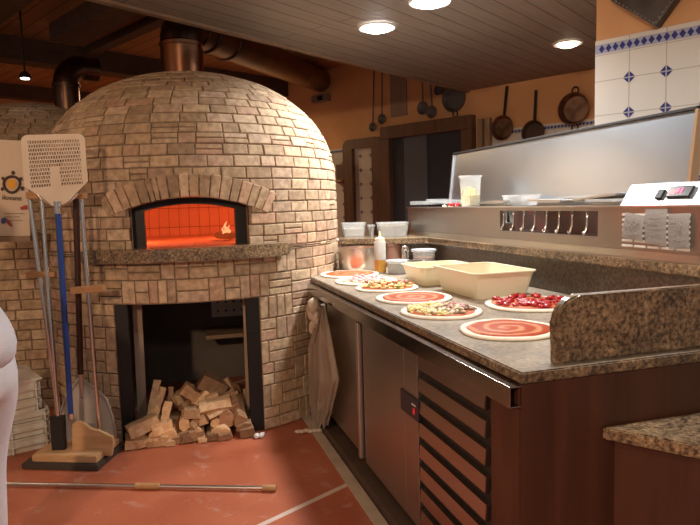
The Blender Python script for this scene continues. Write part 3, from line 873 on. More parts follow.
def shape(kind, hw, hh):
    if kind == 'q': return [(-hw, -hh), (hw, -hh*.9), (hw*.9, hh), (-hw*.95, hh*.9)]
    if kind == 't': return [(-hw, -hh), (hw, -hh*.9), (hw*.5, hh*.3), (0, hh), (-hw*.6, hh*.2)]
    if kind == 'd': return [(-hw, -hh), (hw, -hh), (hw*.85, hh*.2), (hw*.35, hh), (-hw*.35, hh), (-hw*.85, hh*.2)]
    return [(-hw, -hh*.4), (-hw*.3, -hh), (hw*.8, -hh*.7), (hw, hh*.3), (hw*.2, hh), (-hw*.8, hh*.6)]
def endlog(px, py, wpx, hpx, f, kind, rot, label, dark=False, yaw=0, pit=0, L=.34):
    f = 1.035+(f-.875)*1.0; P = onpl(px, py, OC+f0*f, f0); k = (P-O).length/FPX
    e1 = r0*cos(R_(rot))+zz*sin(R_(rot)); e2 = zz*cos(R_(rot))-r0*sin(R_(rot))
    ax = (-f0+r0*yaw+zz*pit)
    put_log(logmesh(P, ax, L, shape(kind, wpx*k*.455, hpx*k*.45), e1, e2), label, dark, GW)
def crosslog(p, q, th, fa, fb, kind, label, dark=False, bark=False, dep=1.3):
    fa += .15; fb += .15; P = onpl(*p, OC+f0*fa, f0); Q = onpl(*q, OC+f0*fb, f0); k = (P-O).length/FPX
    ax = (Q-P).normalized(); e2 = (f0-ax*f0.dot(ax)).normalized(); e1 = ax.cross(e2)
    put_log(logmesh(P, ax, (Q-P).length, shape(kind, th*k/2, th*k/2*dep), e1, e2, mi=2 if bark else 0), label, dark, GW)
for a_ in (
 (132, 446.6, 13.5, 9, .875, 'q', -4, 'square-ended billet at the bottom left corner of the firewood pile'),
 (141.5, 447.5, 8, 8.5, .88, 'q', 4, 'small square billet second from the left in the bottom row of firewood'),
 (138, 438.3, 14, 6.5, .87, 'q', -3, 'flat pale billet lying on the two leftmost billets of the firewood pile'),
 (147.8, 443.5, 8, 8, .86, 'q', 12, 'small blocky billet between the left stack and the row end of firewood'),
 (151, 451, 7, 6, .875, 'q', 0, 'tiny dark billet at floor level under the blocky billets of the firewood pile'),
 (155.5, 441, 10, 6, .86, 'q', -6, 'flat square-ended billet above the bottom row, left of centre in the firewood'),
 (158, 449, 9, 7.5, .88, 'q', 3, 'bottom-row billet right under a flat square-ended billet in the firewood'),
 (164.3, 446.3, 7.5, 9, .88, 'q', -8, 'pale upright-ended billet at the right end of the left bottom row of firewood'),
 (170.5, 450.5, 10, 5, .89, 'q', 0, 'low thin billet on the floor, just right of the left bottom row of firewood'),
 (153.5, 434.5, 14, 9, .84, 't', 6, 'roof-shaped wedge of firewood lying above the left bottom rows'),
 (168, 436, 15, 9, .85, 'q', 14, 'broad pale wedge lying above the pale upright-ended billet in the firewood'),
 (176.5, 443.5, 8, 7, .87, 'q', -4, 'small brown block wedged low in the middle left of the firewood'),
 (182.5, 436.5, 17, 7, .84, 'q', 10, 'orange-brown slab sloping in the middle of the firewood pile'),
 (198.5, 433, 16, 12, .85, 't', 0, 'pointed wedge end facing out, in the centre of the firewood pile'),
 (196.5, 441.5, 15, 10, .865, 'd', 180, 'brown half-round end below the pointed wedge in the firewood', ),
 (187.5, 446.5, 16, 9, .88, 't', 2, 'dark pointed wedge on the floor in the middle of the firewood'),
 (203, 447, 10, 4.5, .90, 'q', 0, 'small pale chip of firewood on the floor in front of the pile'),
 (212.5, 444.5, 13, 7, .89, 'q', 0, 'dark flat billet on the floor, right of centre under the firewood'),
 (225, 443, 13, 6.5, .90, 'q', 2, 'dark flat billet on the floor under the wide wedge of firewood'),
 (221, 434.5, 23, 12, .87, 'd', 0, 'wide flat-based wedge end at lower right of the firewood pile'),
 (247.5, 436, 16, 10, .90, 'q', 4, 'reddish square billet at the lower right corner of the firewood'),
 (244, 427.5, 18, 9, .875, 'r', 12, 'rounded grey-brown log end above the reddish corner billet of firewood'),
 (184, 424.5, 11, 15, .82, 'r', 10, 'pale flared log end in the middle of the firewood pile'),
 (203, 419.5, 10, 12, .82, 't', 8, 'small bright pointed log end in the centre of the firewood pile'),
 (215, 423, 10, 9, .835, 'r', 0, 'knobbly round log end beside the rough bark log in the firewood'),
):
    endlog(*a_, dark=('dark' in a_[7] or 'brown' in a_[7] or 'reddish' in a_[7]), yaw=random.uniform(-.12, .12), pit=random.uniform(.0, .04))
endlog(226.5, 419, 17, 22, .82, 'r', 0, 'thick rough bark log standing on the wide wedge in the firewood', True, 0, .1)
endlog(239.5, 419, 15, 10, .85, 't', 20, 'leaning log with triangular end at the right of the firewood', True, -.1, .5, .3)
for a_ in (
 ((128, 433), (157, 419), 11, .86, .80, 'q', 'long pale slab slanting over the left end of the firewood pile'),
 ((151, 430), (171, 424), 11, .83, .80, 'q', 'short pale slab lying under the leaning stick at left of the firewood'),
 ((163, 426), (168, 404), 8, .80, .70, 'q', 'flat pale stick leaning inward left of centre on the firewood'),
 ((150, 418), (157, 381), 7, .74, .62, 'q', 'tall grey stick leaning upright at the left back of the firewood'),
 ((155, 416), (162.5, 388), 6, .74, .64, 'r', 'bent pale stick leaning beside the tall grey stick on the firewood'),
 ((170, 405), (171, 387), 5, .60, .56, 'q', 'thin dark stake standing at the back left of the firewood'),
 ((176, 399), (184, 396), 10, .60, .62, 'q', 'small pale block near the top left of the firewood pile'),
 ((183, 387), (199, 398), 11, .62, .62, 'q', 'orange-brown square log slanting down near the top of the firewood'),
 ((180, 407), (192, 400), 8, .64, .58, 'q', 'dark log deep under the slanting square log in the firewood'),
 ((201, 379), (224, 391), 15, .62, .62, 'q', 'thick brown chunk topmost on the firewood pile'),
 ((225, 379), (235, 394), 6, .60, .62, 't', 'narrow wedge sticking up to the right of the topmost firewood chunk'),
 ((237.5, 392), (218, 401), 3.5, .70, .72, 'q', 'thin flat splinter board slanting over the right of the firewood'),
 ((196, 406), (210, 389), 8, .70, .64, 'q', 'narrow orange stick propped against the topmost firewood chunk'),
 ((206, 400), (218, 396), 8, .71, .70, 'q', 'short pale quarter log above the long greenish log of firewood'),
 ((199, 408.5), (230, 402), 13, .78, .76, 'r', 'long greenish log lying across the middle of the firewood'),
 ((184, 413), (200, 412), 9, .80, .80, 'q', 'square-cut pale billet lying crosswise in the middle of the firewood'),
 ((208, 418), (229, 407), 9, .82, .78, 't', 'pale split log slanting below the long greenish log of firewood'),
 ((190, 427), (199, 416), 6, .82, .76, 'q', 'thin pale split slanting beside the flared log end in the firewood'),
 ((236, 412), (231, 396), 12, .80, .66, 'q', 'broad grey-brown split leaning back at the right of the firewood'),
 ((245, 406), (246, 389), 7, .62, .58, 'q', 'brown block standing at the right back of the firewood'),
):
    crosslog(*a_, dark=('dark' in a_[6] or 'brown' in a_[6]), bark=('greenish' in a_[6]))
# upright boards beside the jambs
bm = NB(); p = onpl(143, 424, OC+f0*.74, f0); q = onpl(137, 303, OC+f0*.74, f0); p.z = max(p.z, .08); q.z = min(q.z, NZT-.01)
beam(bm, V((p.x, p.y, .006)), q, .055, .03, f0, 0, .004)
single('wooden_board', bm, mat_wood('grey_board_wood', (.27, .20, .15), (.36, .28, .21), .7, 3, (6, 6, .8)), 'tall grey board standing inside the left jamb of the firewood store', 'board')
bm = NB(); p = onpl(249, 424, OC+f0*.80, f0); q = onpl(244.5, 298, OC+f0*.80, f0); q.z = min(q.z, NZT-.01)
beam(bm, V((p.x, p.y, .006)), q, .026, .03, f0, 0, .003)
single('wooden_batten', bm, mat_wood('batten_wood', (.36, .26, .18), (.46, .34, .24), .7, 3, (6, 6, .8)), 'narrow pale batten standing inside the right jamb of the firewood store', 'batten')
bm = NB(); p = onz(259, 438, 0)
for k in range(6): blob(bm, p+V((random.uniform(-.02, .02), random.uniform(-.015, .015), .014)), .014, 9, jit=.003)
single('paper_scrap', bm, CLOTHW, 'crumpled white paper scrap on the floor by the right jamb of the wood store', 'paper')

# ------------------------------------------------------------------ counter
# contact arc with the oven
def ov_u(v_):
    q = A0+d2*v_-OC; b_ = q.dot(d1); c_ = q.length_squared-(OR+.014)**2
    dsc = b_*b_-c_
    return -b_-math.sqrt(dsc) if dsc > 0 else None
UB = ov_u(0.0)
RV = .945                                  # riser line
backL = V((-.10, 4.62, 0)); 
ub_corner = 2.66
pts = [K(0, 0, 0), K(UB, 0, 0)]
for k in range(1, 9):
    vv = k*.03
    uu = ov_u(vv)
    if uu: pts.append(K(uu, vv, 0))
pts += [V((-.06, 4.50, 0)), K(ub_corner+.06, .72, 0), K(ub_corner, RV-.002, 0), K(0, RV-.002, 0)]
bm = NB(); prism(bm, [(p.x, p.y) for p in pts][::-1], .868, .90, 0, .004)
single('granite_countertop', bm, mat_flour_glare(), 'speckled granite worktop carrying the pizzas', 'countertop', K(0, 0, .868))
# upstand at the end
ul, zt = .028, None
P_ = onpl(586, 294.9, K(.028, 0, 0), d1); zt = P_.z
v0_ = .129; rr3 = .075
poly = [(v0_, .902), (v0_, zt-rr3)]+[(v0_+rr3-rr3*cos(t), zt-rr3+rr3*sin(t)) for t in [pi/2*i/8 for i in range(1, 9)]]+[(RV-.01, zt), (RV-.01, .902)]
bm = NB(); extr(bm, [K(.028, a_, b_) for a_, b_ in poly], d1*.035, 0, .006)
single('granite_upstand', bm, GRAN, 'granite upstand with rounded corner standing on the near end of the worktop', 'upstand')
# riser and raised shelf (one continuous granite ledge, bent at the back)
SHZ = 1.105
bm = NB()
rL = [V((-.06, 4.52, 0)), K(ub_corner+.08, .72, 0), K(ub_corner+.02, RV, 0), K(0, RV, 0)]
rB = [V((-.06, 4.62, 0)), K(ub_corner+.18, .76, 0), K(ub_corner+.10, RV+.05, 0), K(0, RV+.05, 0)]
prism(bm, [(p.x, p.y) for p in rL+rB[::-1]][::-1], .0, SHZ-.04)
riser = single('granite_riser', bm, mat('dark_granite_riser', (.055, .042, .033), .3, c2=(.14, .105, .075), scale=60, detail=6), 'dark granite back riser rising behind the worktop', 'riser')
sF = [V((-.10, 4.50, 0)), K(ub_corner+.02, .70, 0), K(ub_corner-.03, RV-.035, 0), K(0, RV-.035, 0)]
sB = [V((-.07, 4.95, 0)), K(3.16, .62, 0), K(3.16, 1.46, 0), K(1.60, 1.42, 0), K(0, 1.40, 0)]
sB = [V((-.07, 4.95, 0)), K(3.12, .80, 0), K(3.12, 1.40, 0), K(0, 1.40, 0)]
bm = NB(); prism(bm, [(p.x, p.y) for p in sF+sB[::-1]][::-1], SHZ-.04, SHZ, 0, .005)
single('granite_shelf', bm, GRAN, 'raised granite shelf under the steel prep unit, bending round to the oven', 'shelf', K(0, RV, SHZ-.04))
# white corner guard at the shelf end by the oven
bm = NB(); p = sF[0]
tube(bm, [p+V((.02, -.012, .0))+zz*1.10, p+V((-.005, -.02, 0))+zz*1.10, p+V((-.012, -.02, 0))+zz*1.07, p+V((-.005, -.015, 0))+zz*.98], .008, 8)
single('white_cable', bm, PLASW, 'short white cable hanging from the shelf end beside the oven bricks', 'cable', smooth=True)

# refrigerated cabinet under the worktop
cab = thing('refrigerated_cabinet', 'steel refrigerated counter cabinet with doors, slatted grille and mahogany end under the worktop', 'cabinet', K(0, 0, 0))
def ku(px, py, v_=0.): return kpl(px, py, v_)[0]
U1 = ku(331, 400); U2 = ku(361, 400); U3 = ku(365, 400); U4 = ku(420, 430); U5 = ku(491, 450)
ZT, ZB = .80, .10
bm = NB()
box(bm, K((U5+UB-.05)/2, .44, .44), (UB-.05-U5, .82, .84), d1, d2, zz)
part('carcass', bm, mat('dark_cabinet_interior', (.03, .024, .02), .6), cab)
def panel(name, u0, u1, v_, z0, z1, th, mt, par=cab, bev=.003, label=None):
    bm = NB(); box(bm, K((u0+u1)/2, v_+th/2, (z0+z1)/2), (abs(u1-u0), th, z1-z0), d1, d2, zz, 0, bev)
    return part(name, bm, mt, par, label=label)
panel('side_panel', U1+.005, UB-.03, .025, ZB, ZT+.02, .012, DARKM)
d_a = panel('door', U2+.004, U1, -.006, ZB+.02, ZT, .03, STEELB)
d_b = panel('door', U4+.14, U3-.004, -.006, ZB, ZT, .03, STEELB)
bm = NB(); box(bm, K((U2+U3)/2+.0, -.012, (ZB+ZT)/2), (.035, .03, ZT-ZB-.02), d1, d2, zz, 0, .006)
part('handle_strip', bm, STEEL, d_b)
cp_ = panel('control_panel', U4+.004, U4+.136, -.006, ZB, ZT, .03, STEELB)
# small dark display set in the panel
ua, za = kpl(403, 402, -.006); uc, zc_ = kpl(419, 408, -.006)
bm = NB(); box(bm, K((ua+uc)/2, -.009, (za+zc_)/2), (abs(ua-uc)+.02, .008, .085), d1, d2, zz, 0, .002)
dsp = part('display', bm, mat('dark_blue_display', (.012, .012, .03), .3), cp_)
bm = NB(); box(bm, K(uc+.03, -.015, (za+zc_)/2-.008), (.010, .006, .022), d1, d2, zz, 0, .001); part('red_switch', bm, mat('red_switch_lamp', (.5, .02, .02), .4, emit=(1, .05, .04), es=.25), dsp)
bm = NB(); box(bm, K(uc+.032, -.015, (za+zc_)/2+.016), (.034, .004, .004), d1, d2, zz); part('white_mark', bm, PLASW, dsp)
gr = panel('grille_panel', U5, U4+.0, .012, ZB, ZT, .02, mat('grille_gap', (.02, .016, .014), .6))
for k in range(8):
    zc2 = ZT-.035-k*.0865
    bm = NB()
    prof_ = [(.010, zc2+.030), (-.006, zc2+.028), (-.010, zc2-.020), (-.006, zc2-.026), (.004, zc2-.024), (.010, zc2-.02)]
    extr(bm, [K(U5+.02, a_, b_) for a_, b_ in prof_], d1*(U4-U5-.03), 0, .002)
    part('grille_slat', bm, mat_steel('grille_steel', (.44, .36, .31), .34, (1, 1, 1), .03) if k == 0 else bpy.data.materials['grille_steel'], gr)
panel('end_post', .012, U5-.002, -.002, .0, .86, .03, MAHOG)
bm = NB(); box(bm, K(.012, RV/2, .433), (.018, RV-.004, .866), d1, d2, zz)
part('end_panel', bm, MAHOG, cab)
# front steel rail (a channel)
bm = NB(); rl = (UB-.04)-.0
box(bm, K(.0+rl/2, -.034, .835), (rl, .004, .058), d1, d2, zz, 0, .0015)
box(bm, K(.0+rl/2, -.017, .8625), (rl, .036, .004), d1, d2, zz, 0, .0015)
box(bm, K(.0+rl/2, -.017, .808), (rl, .036, .004), d1, d2, zz, 0, .0015)
part('front_rail', bm, mat_steel('rail_steel', (.40, .37, .34), .2, (1, 1, 1), .03), cab)
panel('plinth', .05, UB-.06, -.045, .0, .055, .15, DARKW)
bm = NB(); box(bm, K((UB-.05)/2-.2, -.078, .006), (UB+.36, .056, .012), d1, d2, zz, 0, .002)
struct('baseboard_front', bm, mat('pale_floor_strip', (.50, .40, .31), .6, c2=(.42, .33, .25), scale=12))

# lower granite table at right
P1 = onpl(603, 427, K(-.002, 0, 0), d1); LZ = P1.z
q2 = onz(700, 446, LZ); dl = (q2-P1); dl.z = 0; dl.normalize()
vq = (P1-A0).dot(d2)
lp = [K(-.002, vq, 0), K(-.002, 1.5, 0), V((2.1, .95, 0)), P1+dl*.95]
low = thing('low_counter', 'lower granite-topped mahogany counter jutting out at the right foreground', 'counter', (lp[0].x+.3, lp[0].y-.1, 0))
bm = NB(); prism(bm, [(p.x, p.y) for p in lp][::-1], LZ-.036, LZ, 0, .004); part('granite_top', bm, GRAN, low)
cn = (lp[0]+lp[1]+lp[2]+lp[3])/4
lq = [lp[0]+d2*.03-d1*.0, lp[1], lp[2], lp[3]]
nv = V((dl.y, -dl.x, 0))
if nv.dot(cn-P1) < 0: nv = -nv
lq = [lp[0]+nv*.015+d2*.03, lp[1], lp[2], lp[3]+nv*.03]
bm = NB(); prism(bm, [(p.x, p.y) for p in lq][::-1], 0, LZ-.0362); part('cabinet_base', bm, MAHOG, low)

# ------------------------------------------------------------------ towel on the rail
bm = NB(); n1, n2 = 30, 34
ut = ku(326, 303, -.045); 
grid = []
pL = [(322.5, 303), (309, 385), (314, 424)]; 
def lerp(a_, b_, t): return a_+(b_-a_)*t
for j in range(n2+1):
    t = j/n2; row = []
    y_ = lerp(303, 427, t)
    xl_ = 321-11*min(1, t*3)+(2 if t > .8 else 0); xr_ = 325+min(1, t*1.65)*14.5-(0 if t < .62 else (t-.62)*28)
    for i in range(n1+1):
        s = i/n1
        fold = .026*sin(s*15+t*2.5)*min(1, t*3)+.012*sin(s*29+1+t*4)
        yy = y_+(3*sin(s*6) if t > .9 else 0)
        P = onpl(lerp(xl_, xr_, s), yy, A0+d2*(-.052), d2)
        row.append(bm.verts.new(P+V((0, -1, 0))*(fold*1.5+.02)-d2*(abs(fold)*.25)))
    grid.append(row)
for j in range(n2):
    for i in range(n1): bm.faces.new((grid[j][i], grid[j][i+1], grid[j+1][i+1], grid[j+1][i]))
bmesh.ops.solidify(bm, geom=bm.faces[:], thickness=.006)
tw = thing('towel', 'stained beige kitchen towel hanging from the steel rail beside the oven', 'towel', K(ut, -.05, .10))
tmain = part('cloth', bm, TOWEL, tw, 'all')
bm = NB(); c = onpl(313.5, 313, A0+d2*(-.06), d2)
for k in range(7):
    pp = onpl(314+random.uniform(-3, 3), 306+k*4, A0+d2*(-.058), d2)
    blob(bm, pp, .040-.003*k, 9, 1, .8, 1.3, .004)
part('bunched_corner', bm, TOWEL, tw, 'all')
bm = NB(); p = onz(308, 433, 0)
for k in range(6): blob(bm, p+V((-.06+.025*k, random.uniform(-.012, .012), .013)), .015, 9, 1.3, 1, .8, .003)
single('crumpled_rag', bm, TOWEL, 'small crumpled rag lying on the floor below the hanging towel', 'rag')

# ------------------------------------------------------------------ pizzas
SAU = mat_sauce('tomato_sauce_swirl', (.44, .068, .024), (.66, .30, .15), 36., .9)
SAU2 = mat_sauce('tomato_sauce_plain', (.48, .085, .03), (.66, .30, .15), 30, .6)
CHS = mat('white_cheese', (.84, .77, .62), .6, c2=(.80, .70, .46), scale=40)
YEL = mat('yellow_cheese', (.82, .68, .30), .55)
REDT = mat('red_tomato', (.42, .012, .016), .25, coat=.3)
PINK = mat('pink_ham', (.72, .30, .32), .5, c2=(.80, .48, .46), scale=40)
BRN = mat('brown_mushroom', (.20, .105, .06), .6, c2=(.32, .19, .12), scale=50)
GRN = mat('green_pepper', (.24, .27, .05), .5)
ORG = mat('orange_pepper', (.72, .25, .04), .5)
def pizza(px0, px1, py0, py1, label, sauce, tops):
    c = onz((px0+px1)/2, (py0+py1)/2+.5, .905); k = (c-O).length/FPX; r = (px1-px0)*k/2*1.0
    c.z = .9005
    t = thing('pizza', label, 'pizza', c, 'pizzas on the granite worktop')
    bm = NB(); n = 48; pr = [(0.001, .006), (r*.80, .006), (r*.86, .010), (r*.93, .013), (r*.985, .009), (r, .004), (r*.985, 0), (0.001, 0)]
    wob = [1+.018*sin(3*2*pi*i/n+px0)+.012*sin(5*2*pi*i/n+1) for i in range(n)]
    rings = [[bm.verts.new(c+V((cos(2*pi*i/n)*a_*wob[i], sin(2*pi*i/n)*a_*wob[i], b_))) for i in range(n)] for a_, b_ in pr]
    for q in range(len(pr)-1):
        for i in range(n): bm.faces.new((rings[q][i], rings[q][(i+1) % n], rings[q+1][(i+1) % n], rings[q+1][i]))
    bm.faces.new(rings[0]); bm.faces.new(rings[-1][::-1])
    bmesh.ops.recalc_face_normals(bm, faces=bm.faces)
    part('crust', bm, DOUGH, t, 'all')
    if sauce:
        bm = NB(); top = []; bot = []
        for i in range(n):
            a_ = 2*pi*i/n; q = r*(.83+.025*sin(4*a_+px0)+.02*sin(9*a_))*wob[i]
            top.append(bm.verts.new(c+V((cos(a_)*q*.97, sin(a_)*q*.97, .0135)))); bot.append(bm.verts.new(c+V((cos(a_)*q, sin(a_)*q, .0085))))
        cv = bm.verts.new(c+V((0, 0, .0115)))
        for i in range(n):
            bm.faces.new((top[i], top[(i+1) % n], cv)); bm.faces.new((bot[i], bot[(i+1) % n], top[(i+1) % n], top[i]))
        part('sauce', bm, sauce, t, 'all')
    for nm, mt, num, size, fl, where, hz, lab, stuff in tops:
        bm = NB(); cnt = 0
        while cnt < num:
            a_ = random.uniform(0, 2*pi); q = r*.80*math.sqrt(random.random()); x, y = cos(a_)*q, sin(a_)*q
            if where and not where(x/r, y/r): continue
            p = c+V((x, y, .013+random.uniform(0, hz)))
            if stuff:
                blob(bm, p, size*random.uniform(.7, 1.3), 8, random.uniform(.6, 1.6), random.uniform(.5, 1.1), fl, size*.2, 0, random.uniform(0, 3))
            else:
                b2 = NB(); blob(b2, p+zz*size*fl*.6, size*random.uniform(.8, 1.2), 9, random.uniform(.85, 1.3), random.uniform(.8, 1.1), fl, size*.1, 0, random.uniform(0, 3))
                part(nm, b2, mt, t, 'all')
            cnt += 1
        if stuff: part(nm, bm, mt, t, 'all', lab, True)
        else: bm.free()
    return t
pizza(461, 555, 318, 340, 'nearest pizza, swirled tomato sauce only, in front of the granite upstand', SAU, [])
pizza(401, 482, 301, 321, 'pizza half yellow cheese and half mushroom, in front of the big cream tub', SAU2, [
    ('cheese_shred', YEL, 120, .013, .4, lambda x, y: x < .1, .012, None, True),
    ('cheese_crumb', CHS, 80, .012, .5, lambda x, y: x < .45, .012, None, True),
    ('mushroom_slice', BRN, 36, .017, .35, lambda x, y: x > -.15 and y < .45, .006, None, True),
    ('onion_strip', PINK, 45, .011, .4, lambda x, y: y > .05 and x > -.3, .010, None, True)])
pizza(487, 575, 294.5, 312, 'pizza covered in red tomato chunks, by the right rear of the worktop', SAU2, [
    ('tomato_chunk', REDT, 62, .0150, .55, None, .006, None, False)])
pizza(376, 452, 290, 305, 'fourth pizza from the front, plain swirled tomato sauce, left of the half-and-half pizza', SAU, [])
pizza(355, 418, 280.5, 293.5, 'pizza with mixed yellow cheese, peppers and meat, in front of the grey tub', SAU2, [
    ('cheese_shred', YEL, 120, .013, .45, None, .012, None, True), ('pepper_piece', ORG, 26, .012, .5, None, .012, None, True),
    ('mushroom_slice', BRN, 20, .013, .45, None, .012, None, True), ('green_pepper_bit', GRN, 26, .010, .5, None, .012, None, True),
    ('meat_crumb', mat('red_brown_meat', (.38, .10, .06), .5), 30, .013, .6, lambda x, y: y > -.2, .018, None, True)])
pizza(334, 396, 274.5, 286.5, 'pizza topped with white cheese and pink ham, second from the oven', None, [
    ('cheese_crumb', CHS, 130, .012, .4, None, .006, None, True), ('ham_piece', PINK, 60, .016, .5, lambda x, y: x > -.5 and x < .6, .012, None, True)])
pizza(320, 379, 269, 278.5, 'farthest pizza, plain tomato sauce, at the oven end in front of the pot', SAU2, [])

# ------------------------------------------------------------------ containers on the worktop
def sqtub(bm, c, e1, e2, hx, hy, h, flare, th, rim, rc=.025, n=5, mi=0):
    """open rounded-rectangle tub"""
    def loop(sx, sy, z_, r):
        o_ = []
        for qx, qy, a_ in ((1, 1, 0), (-1, 1, pi/2), (-1, -1, pi), (1, -1, 3*pi/2)):
            for i in range(n+1):
                t = a_+pi/2*i/n; o_.append(bm.verts.new(c+e1*(qx*(sx-r)+r*cos(t))+e2*(qy*(sy-r)+r*sin(t))+zz*z_))
        return o_
    b0_ = loop(hx-flare, hy-flare, 0, rc); b1_ = loop(hx, hy, h-.008, rc); b2_ = loop(hx+rim, hy+rim, h-.006, rc+rim); b3_ = loop(hx+rim, hy+rim, h, rc+rim)
    b4_ = loop(hx-th, hy-th, h, rc*.9); b5_ = loop(hx-flare-th, hy-flare-th, th, rc*.8)
    L_ = [b0_, b1_, b2_, b3_, b4_, b5_]; m_ = len(b0_)
    for a_, b_ in zip(L_[:-1], L_[1:]):
        for i in range(m_): bm.faces.new((a_[i], a_[(i+1) % m_], b_[(i+1) % m_], b_[i])).material_index = mi
    bm.faces.new(b0_[::-1]).material_index = mi; bm.faces.new(b5_).material_index = mi
near_, left_, right_ = onz(476, 300, .9), onz(439, 289, .9), onz(526, 295, .9)
e2_ = (left_-near_).normalized(); e1_ = (right_-near_); lw = e1_.length; ll = (left_-near_).length
e1_ = V((e2_.y, -e2_.x, 0))
hx, hy = lw/2+.022, max(ll, .30)/2+.022
ctr = near_+e1_*(lw/2)+e2_*(max(ll, .30)/2); ctr.z = .9005
bm = NB(); sqtub(bm, ctr, e1_, e2_, hx, hy, .125, .028, .006, .010, .03)
tb = thing('dough_tub', 'large open cream plastic tub at the middle of the worktop, beside the tomato pizza', 'tub', ctr)
part('tub_body', bm, PLASC, tb, True)
bm = NB()
for k in range(70): blob(bm, ctr+e1_*random.uniform(-.7, .7)*hx+e2_*random.uniform(-.7, .7)*hy+zz*random.uniform(.03, .062), .022, 8, 1.2, 1, .6, .004)
part('cheese_filling', bm, CHS, tb, 'all', stuff=True)
c2 = onz(441, 285, .9); c2 = c2+e2_*.14+e1_*.0
c2 = ctr+e2_*(hy*2+.01)-e1_*.03; c2.z = .9005
bm = NB(); sqtub(bm, c2, e1_, e2_, .165, .15, .105, .026, .006, .010, .03)
tb2 = thing('dough_tub', 'smaller cream plastic tub half hidden behind the large cream tub', 'tub', c2)
part('tub_body', bm, PLASC, tb2, True)
bm = NB()
for k in range(40): blob(bm, c2+e1_*random.uniform(-.1, .1)+e2_*random.uniform(-.1, .1)+zz*random.uniform(.03, .05), .022, 8, 1.2, 1, .6, .004)
part('cheese_filling', bm, YEL, tb2, 'all', stuff=True)

def rtub(px, pyb, wpx, hpx, label, fill, fillh, lid=True, name='plastic_tub', basez=.9005, y=None, taper=.86, fillmat=None, P=None):
    c = P or onz(px, pyb-1.5, basez); c = V(c); c.z = basez
    k = (c-O).length/FPX; r = wpx*k/2; h = hpx*k
    c += V((c.x, c.y, 0)).normalized()*r*.8
    t = thing(name, label, 'tub', c)
    bm = NB(); lathe(bm, c, [(.001, .001), (r*taper, .001), (r*.97, h-.004), (r*1.03, h-.004), (r*1.03, h), (r*.94, h), (r*taper-.004, .004), (.001, .004)], 28, cap0=False, cap1=False)
    part('tub_body', bm, CLEAR, t, True)
    if fillh:
        bm = NB(); lathe(bm, c, [(.001, .005), (r*taper-.006, .005), (r*(taper+(.95-taper)*fillh)-.006, h*fillh), (.001, h*fillh+.004)], 24, cap0=False, cap1=False)
        part('contents', bm, fill, t, True)
    if lid:
        bm = NB(); lathe(bm, c, [(r*1.0, h-.012), (r*1.07, h-.010), (r*1.07, h+.004), (r*.98, h+.005), (r*.95, h), (.001, h)], 28, cap0=False, cap1=False)
        part('lid', bm, CLEARL, t, True)
    return t, c, r, h
rtub(398, 276, 23, 13, 'squat lidded tub of grey-green paste beside the squeeze bottle', GREYT, .82)
rtub(424, 271, 24, 19, 'lidded round tub with reddish filling, standing behind the cream tubs', mat('red_brown_filling', (.30, .12, .08), .5, c2=(.45, .22, .15), scale=30), .6)
bm = NB(); c = onz(413, 279, .9); c += V((.02, .06, 0)); c.z = .9005
lathe(bm, c, [(.001, 0), (.052, 0), (.052, .085), (.056, .088), (.056, .10), (.048, .10), (.046, .01), (.001, .01)], 24, cap0=False, cap1=False)
tt = thing('storage_jar', 'dark squat jar with pale rim squeezed beside the small cream tub', 'jar', c)
part('jar_body', bm, mat('dark_jar_plastic', (.10, .085, .075), .4), tt, True)
bm = NB(); lathe(bm, c, [(.054, .084), (.060, .084), (.060, .104), (.054, .104)], 24, cap0=False, cap1=False); part('rim', bm, PLASW, tt, True)
# brown jar and steel shaker behind the grey tub
c = onz(394, 268, .9); c.z = .9005; c += V((.0, .12, 0)); bm = NB()
lathe(bm, c, [(.001, 0), (.055, 0), (.058, .15), (.062, .152), (.062, .165), (.001, .165)], 24, cap0=False, cap1=False)
single('storage_jar', bm, mat('reddish_brown_jar', (.33, .17, .12), .4), 'reddish-brown jar behind the squat grey tub', 'jar', smooth=True)
c = onz(403, 270, .9); c.z = .9005; c += V((.02, .05, 0)); bm = NB()
lathe(bm, c, [(.001, 0), (.030, 0), (.026, .10), (.028, .13), (.020, .155), (.008, .165), (.001, .166)], 20, cap0=False, cap1=False)
single('steel_shaker', bm, CHROME, 'small shiny steel shaker behind the squat grey tub', 'shaker', smooth=True)
# squeeze bottle
c = onz(380.5, 273, .9); c.z = .9005; k = (c-O).length/FPX; r = 5.8*k; h = 33*k
sb = thing('squeeze_bottle', 'translucent squeeze bottle one third full of golden oil', 'bottle', c)
bm = NB(); lathe(bm, c, [(.001, 0), (r*.95, 0), (r, .006), (r, h*.94), (r*.8, h), (.001, h)], 24, cap0=False, cap1=False)
part('bottle_body', bm, mat('milky_plastic', (.62, .62, .58), .35, alpha=.72), sb, True)
bm = NB(); lathe(bm, c, [(.001, .003), (r*1.004, .006), (r*1.004, h*.40), (.001, h*.40)], 24, cap0=False, cap1=False)
part('oil', bm, mat('golden_oil', (.50, .27, .05), .25), sb, True)
bm = NB(); lathe(bm, c, [(r*.85, h*.97), (r*.85, h*1.04), (r*.4, h*1.08), (r*.25, h*1.1), (r*.12, h*1.26), (.001, h*1.265)], 20, cap0=False, cap1=False)
part('nozzle_cap', bm, PLASC, sb, True)
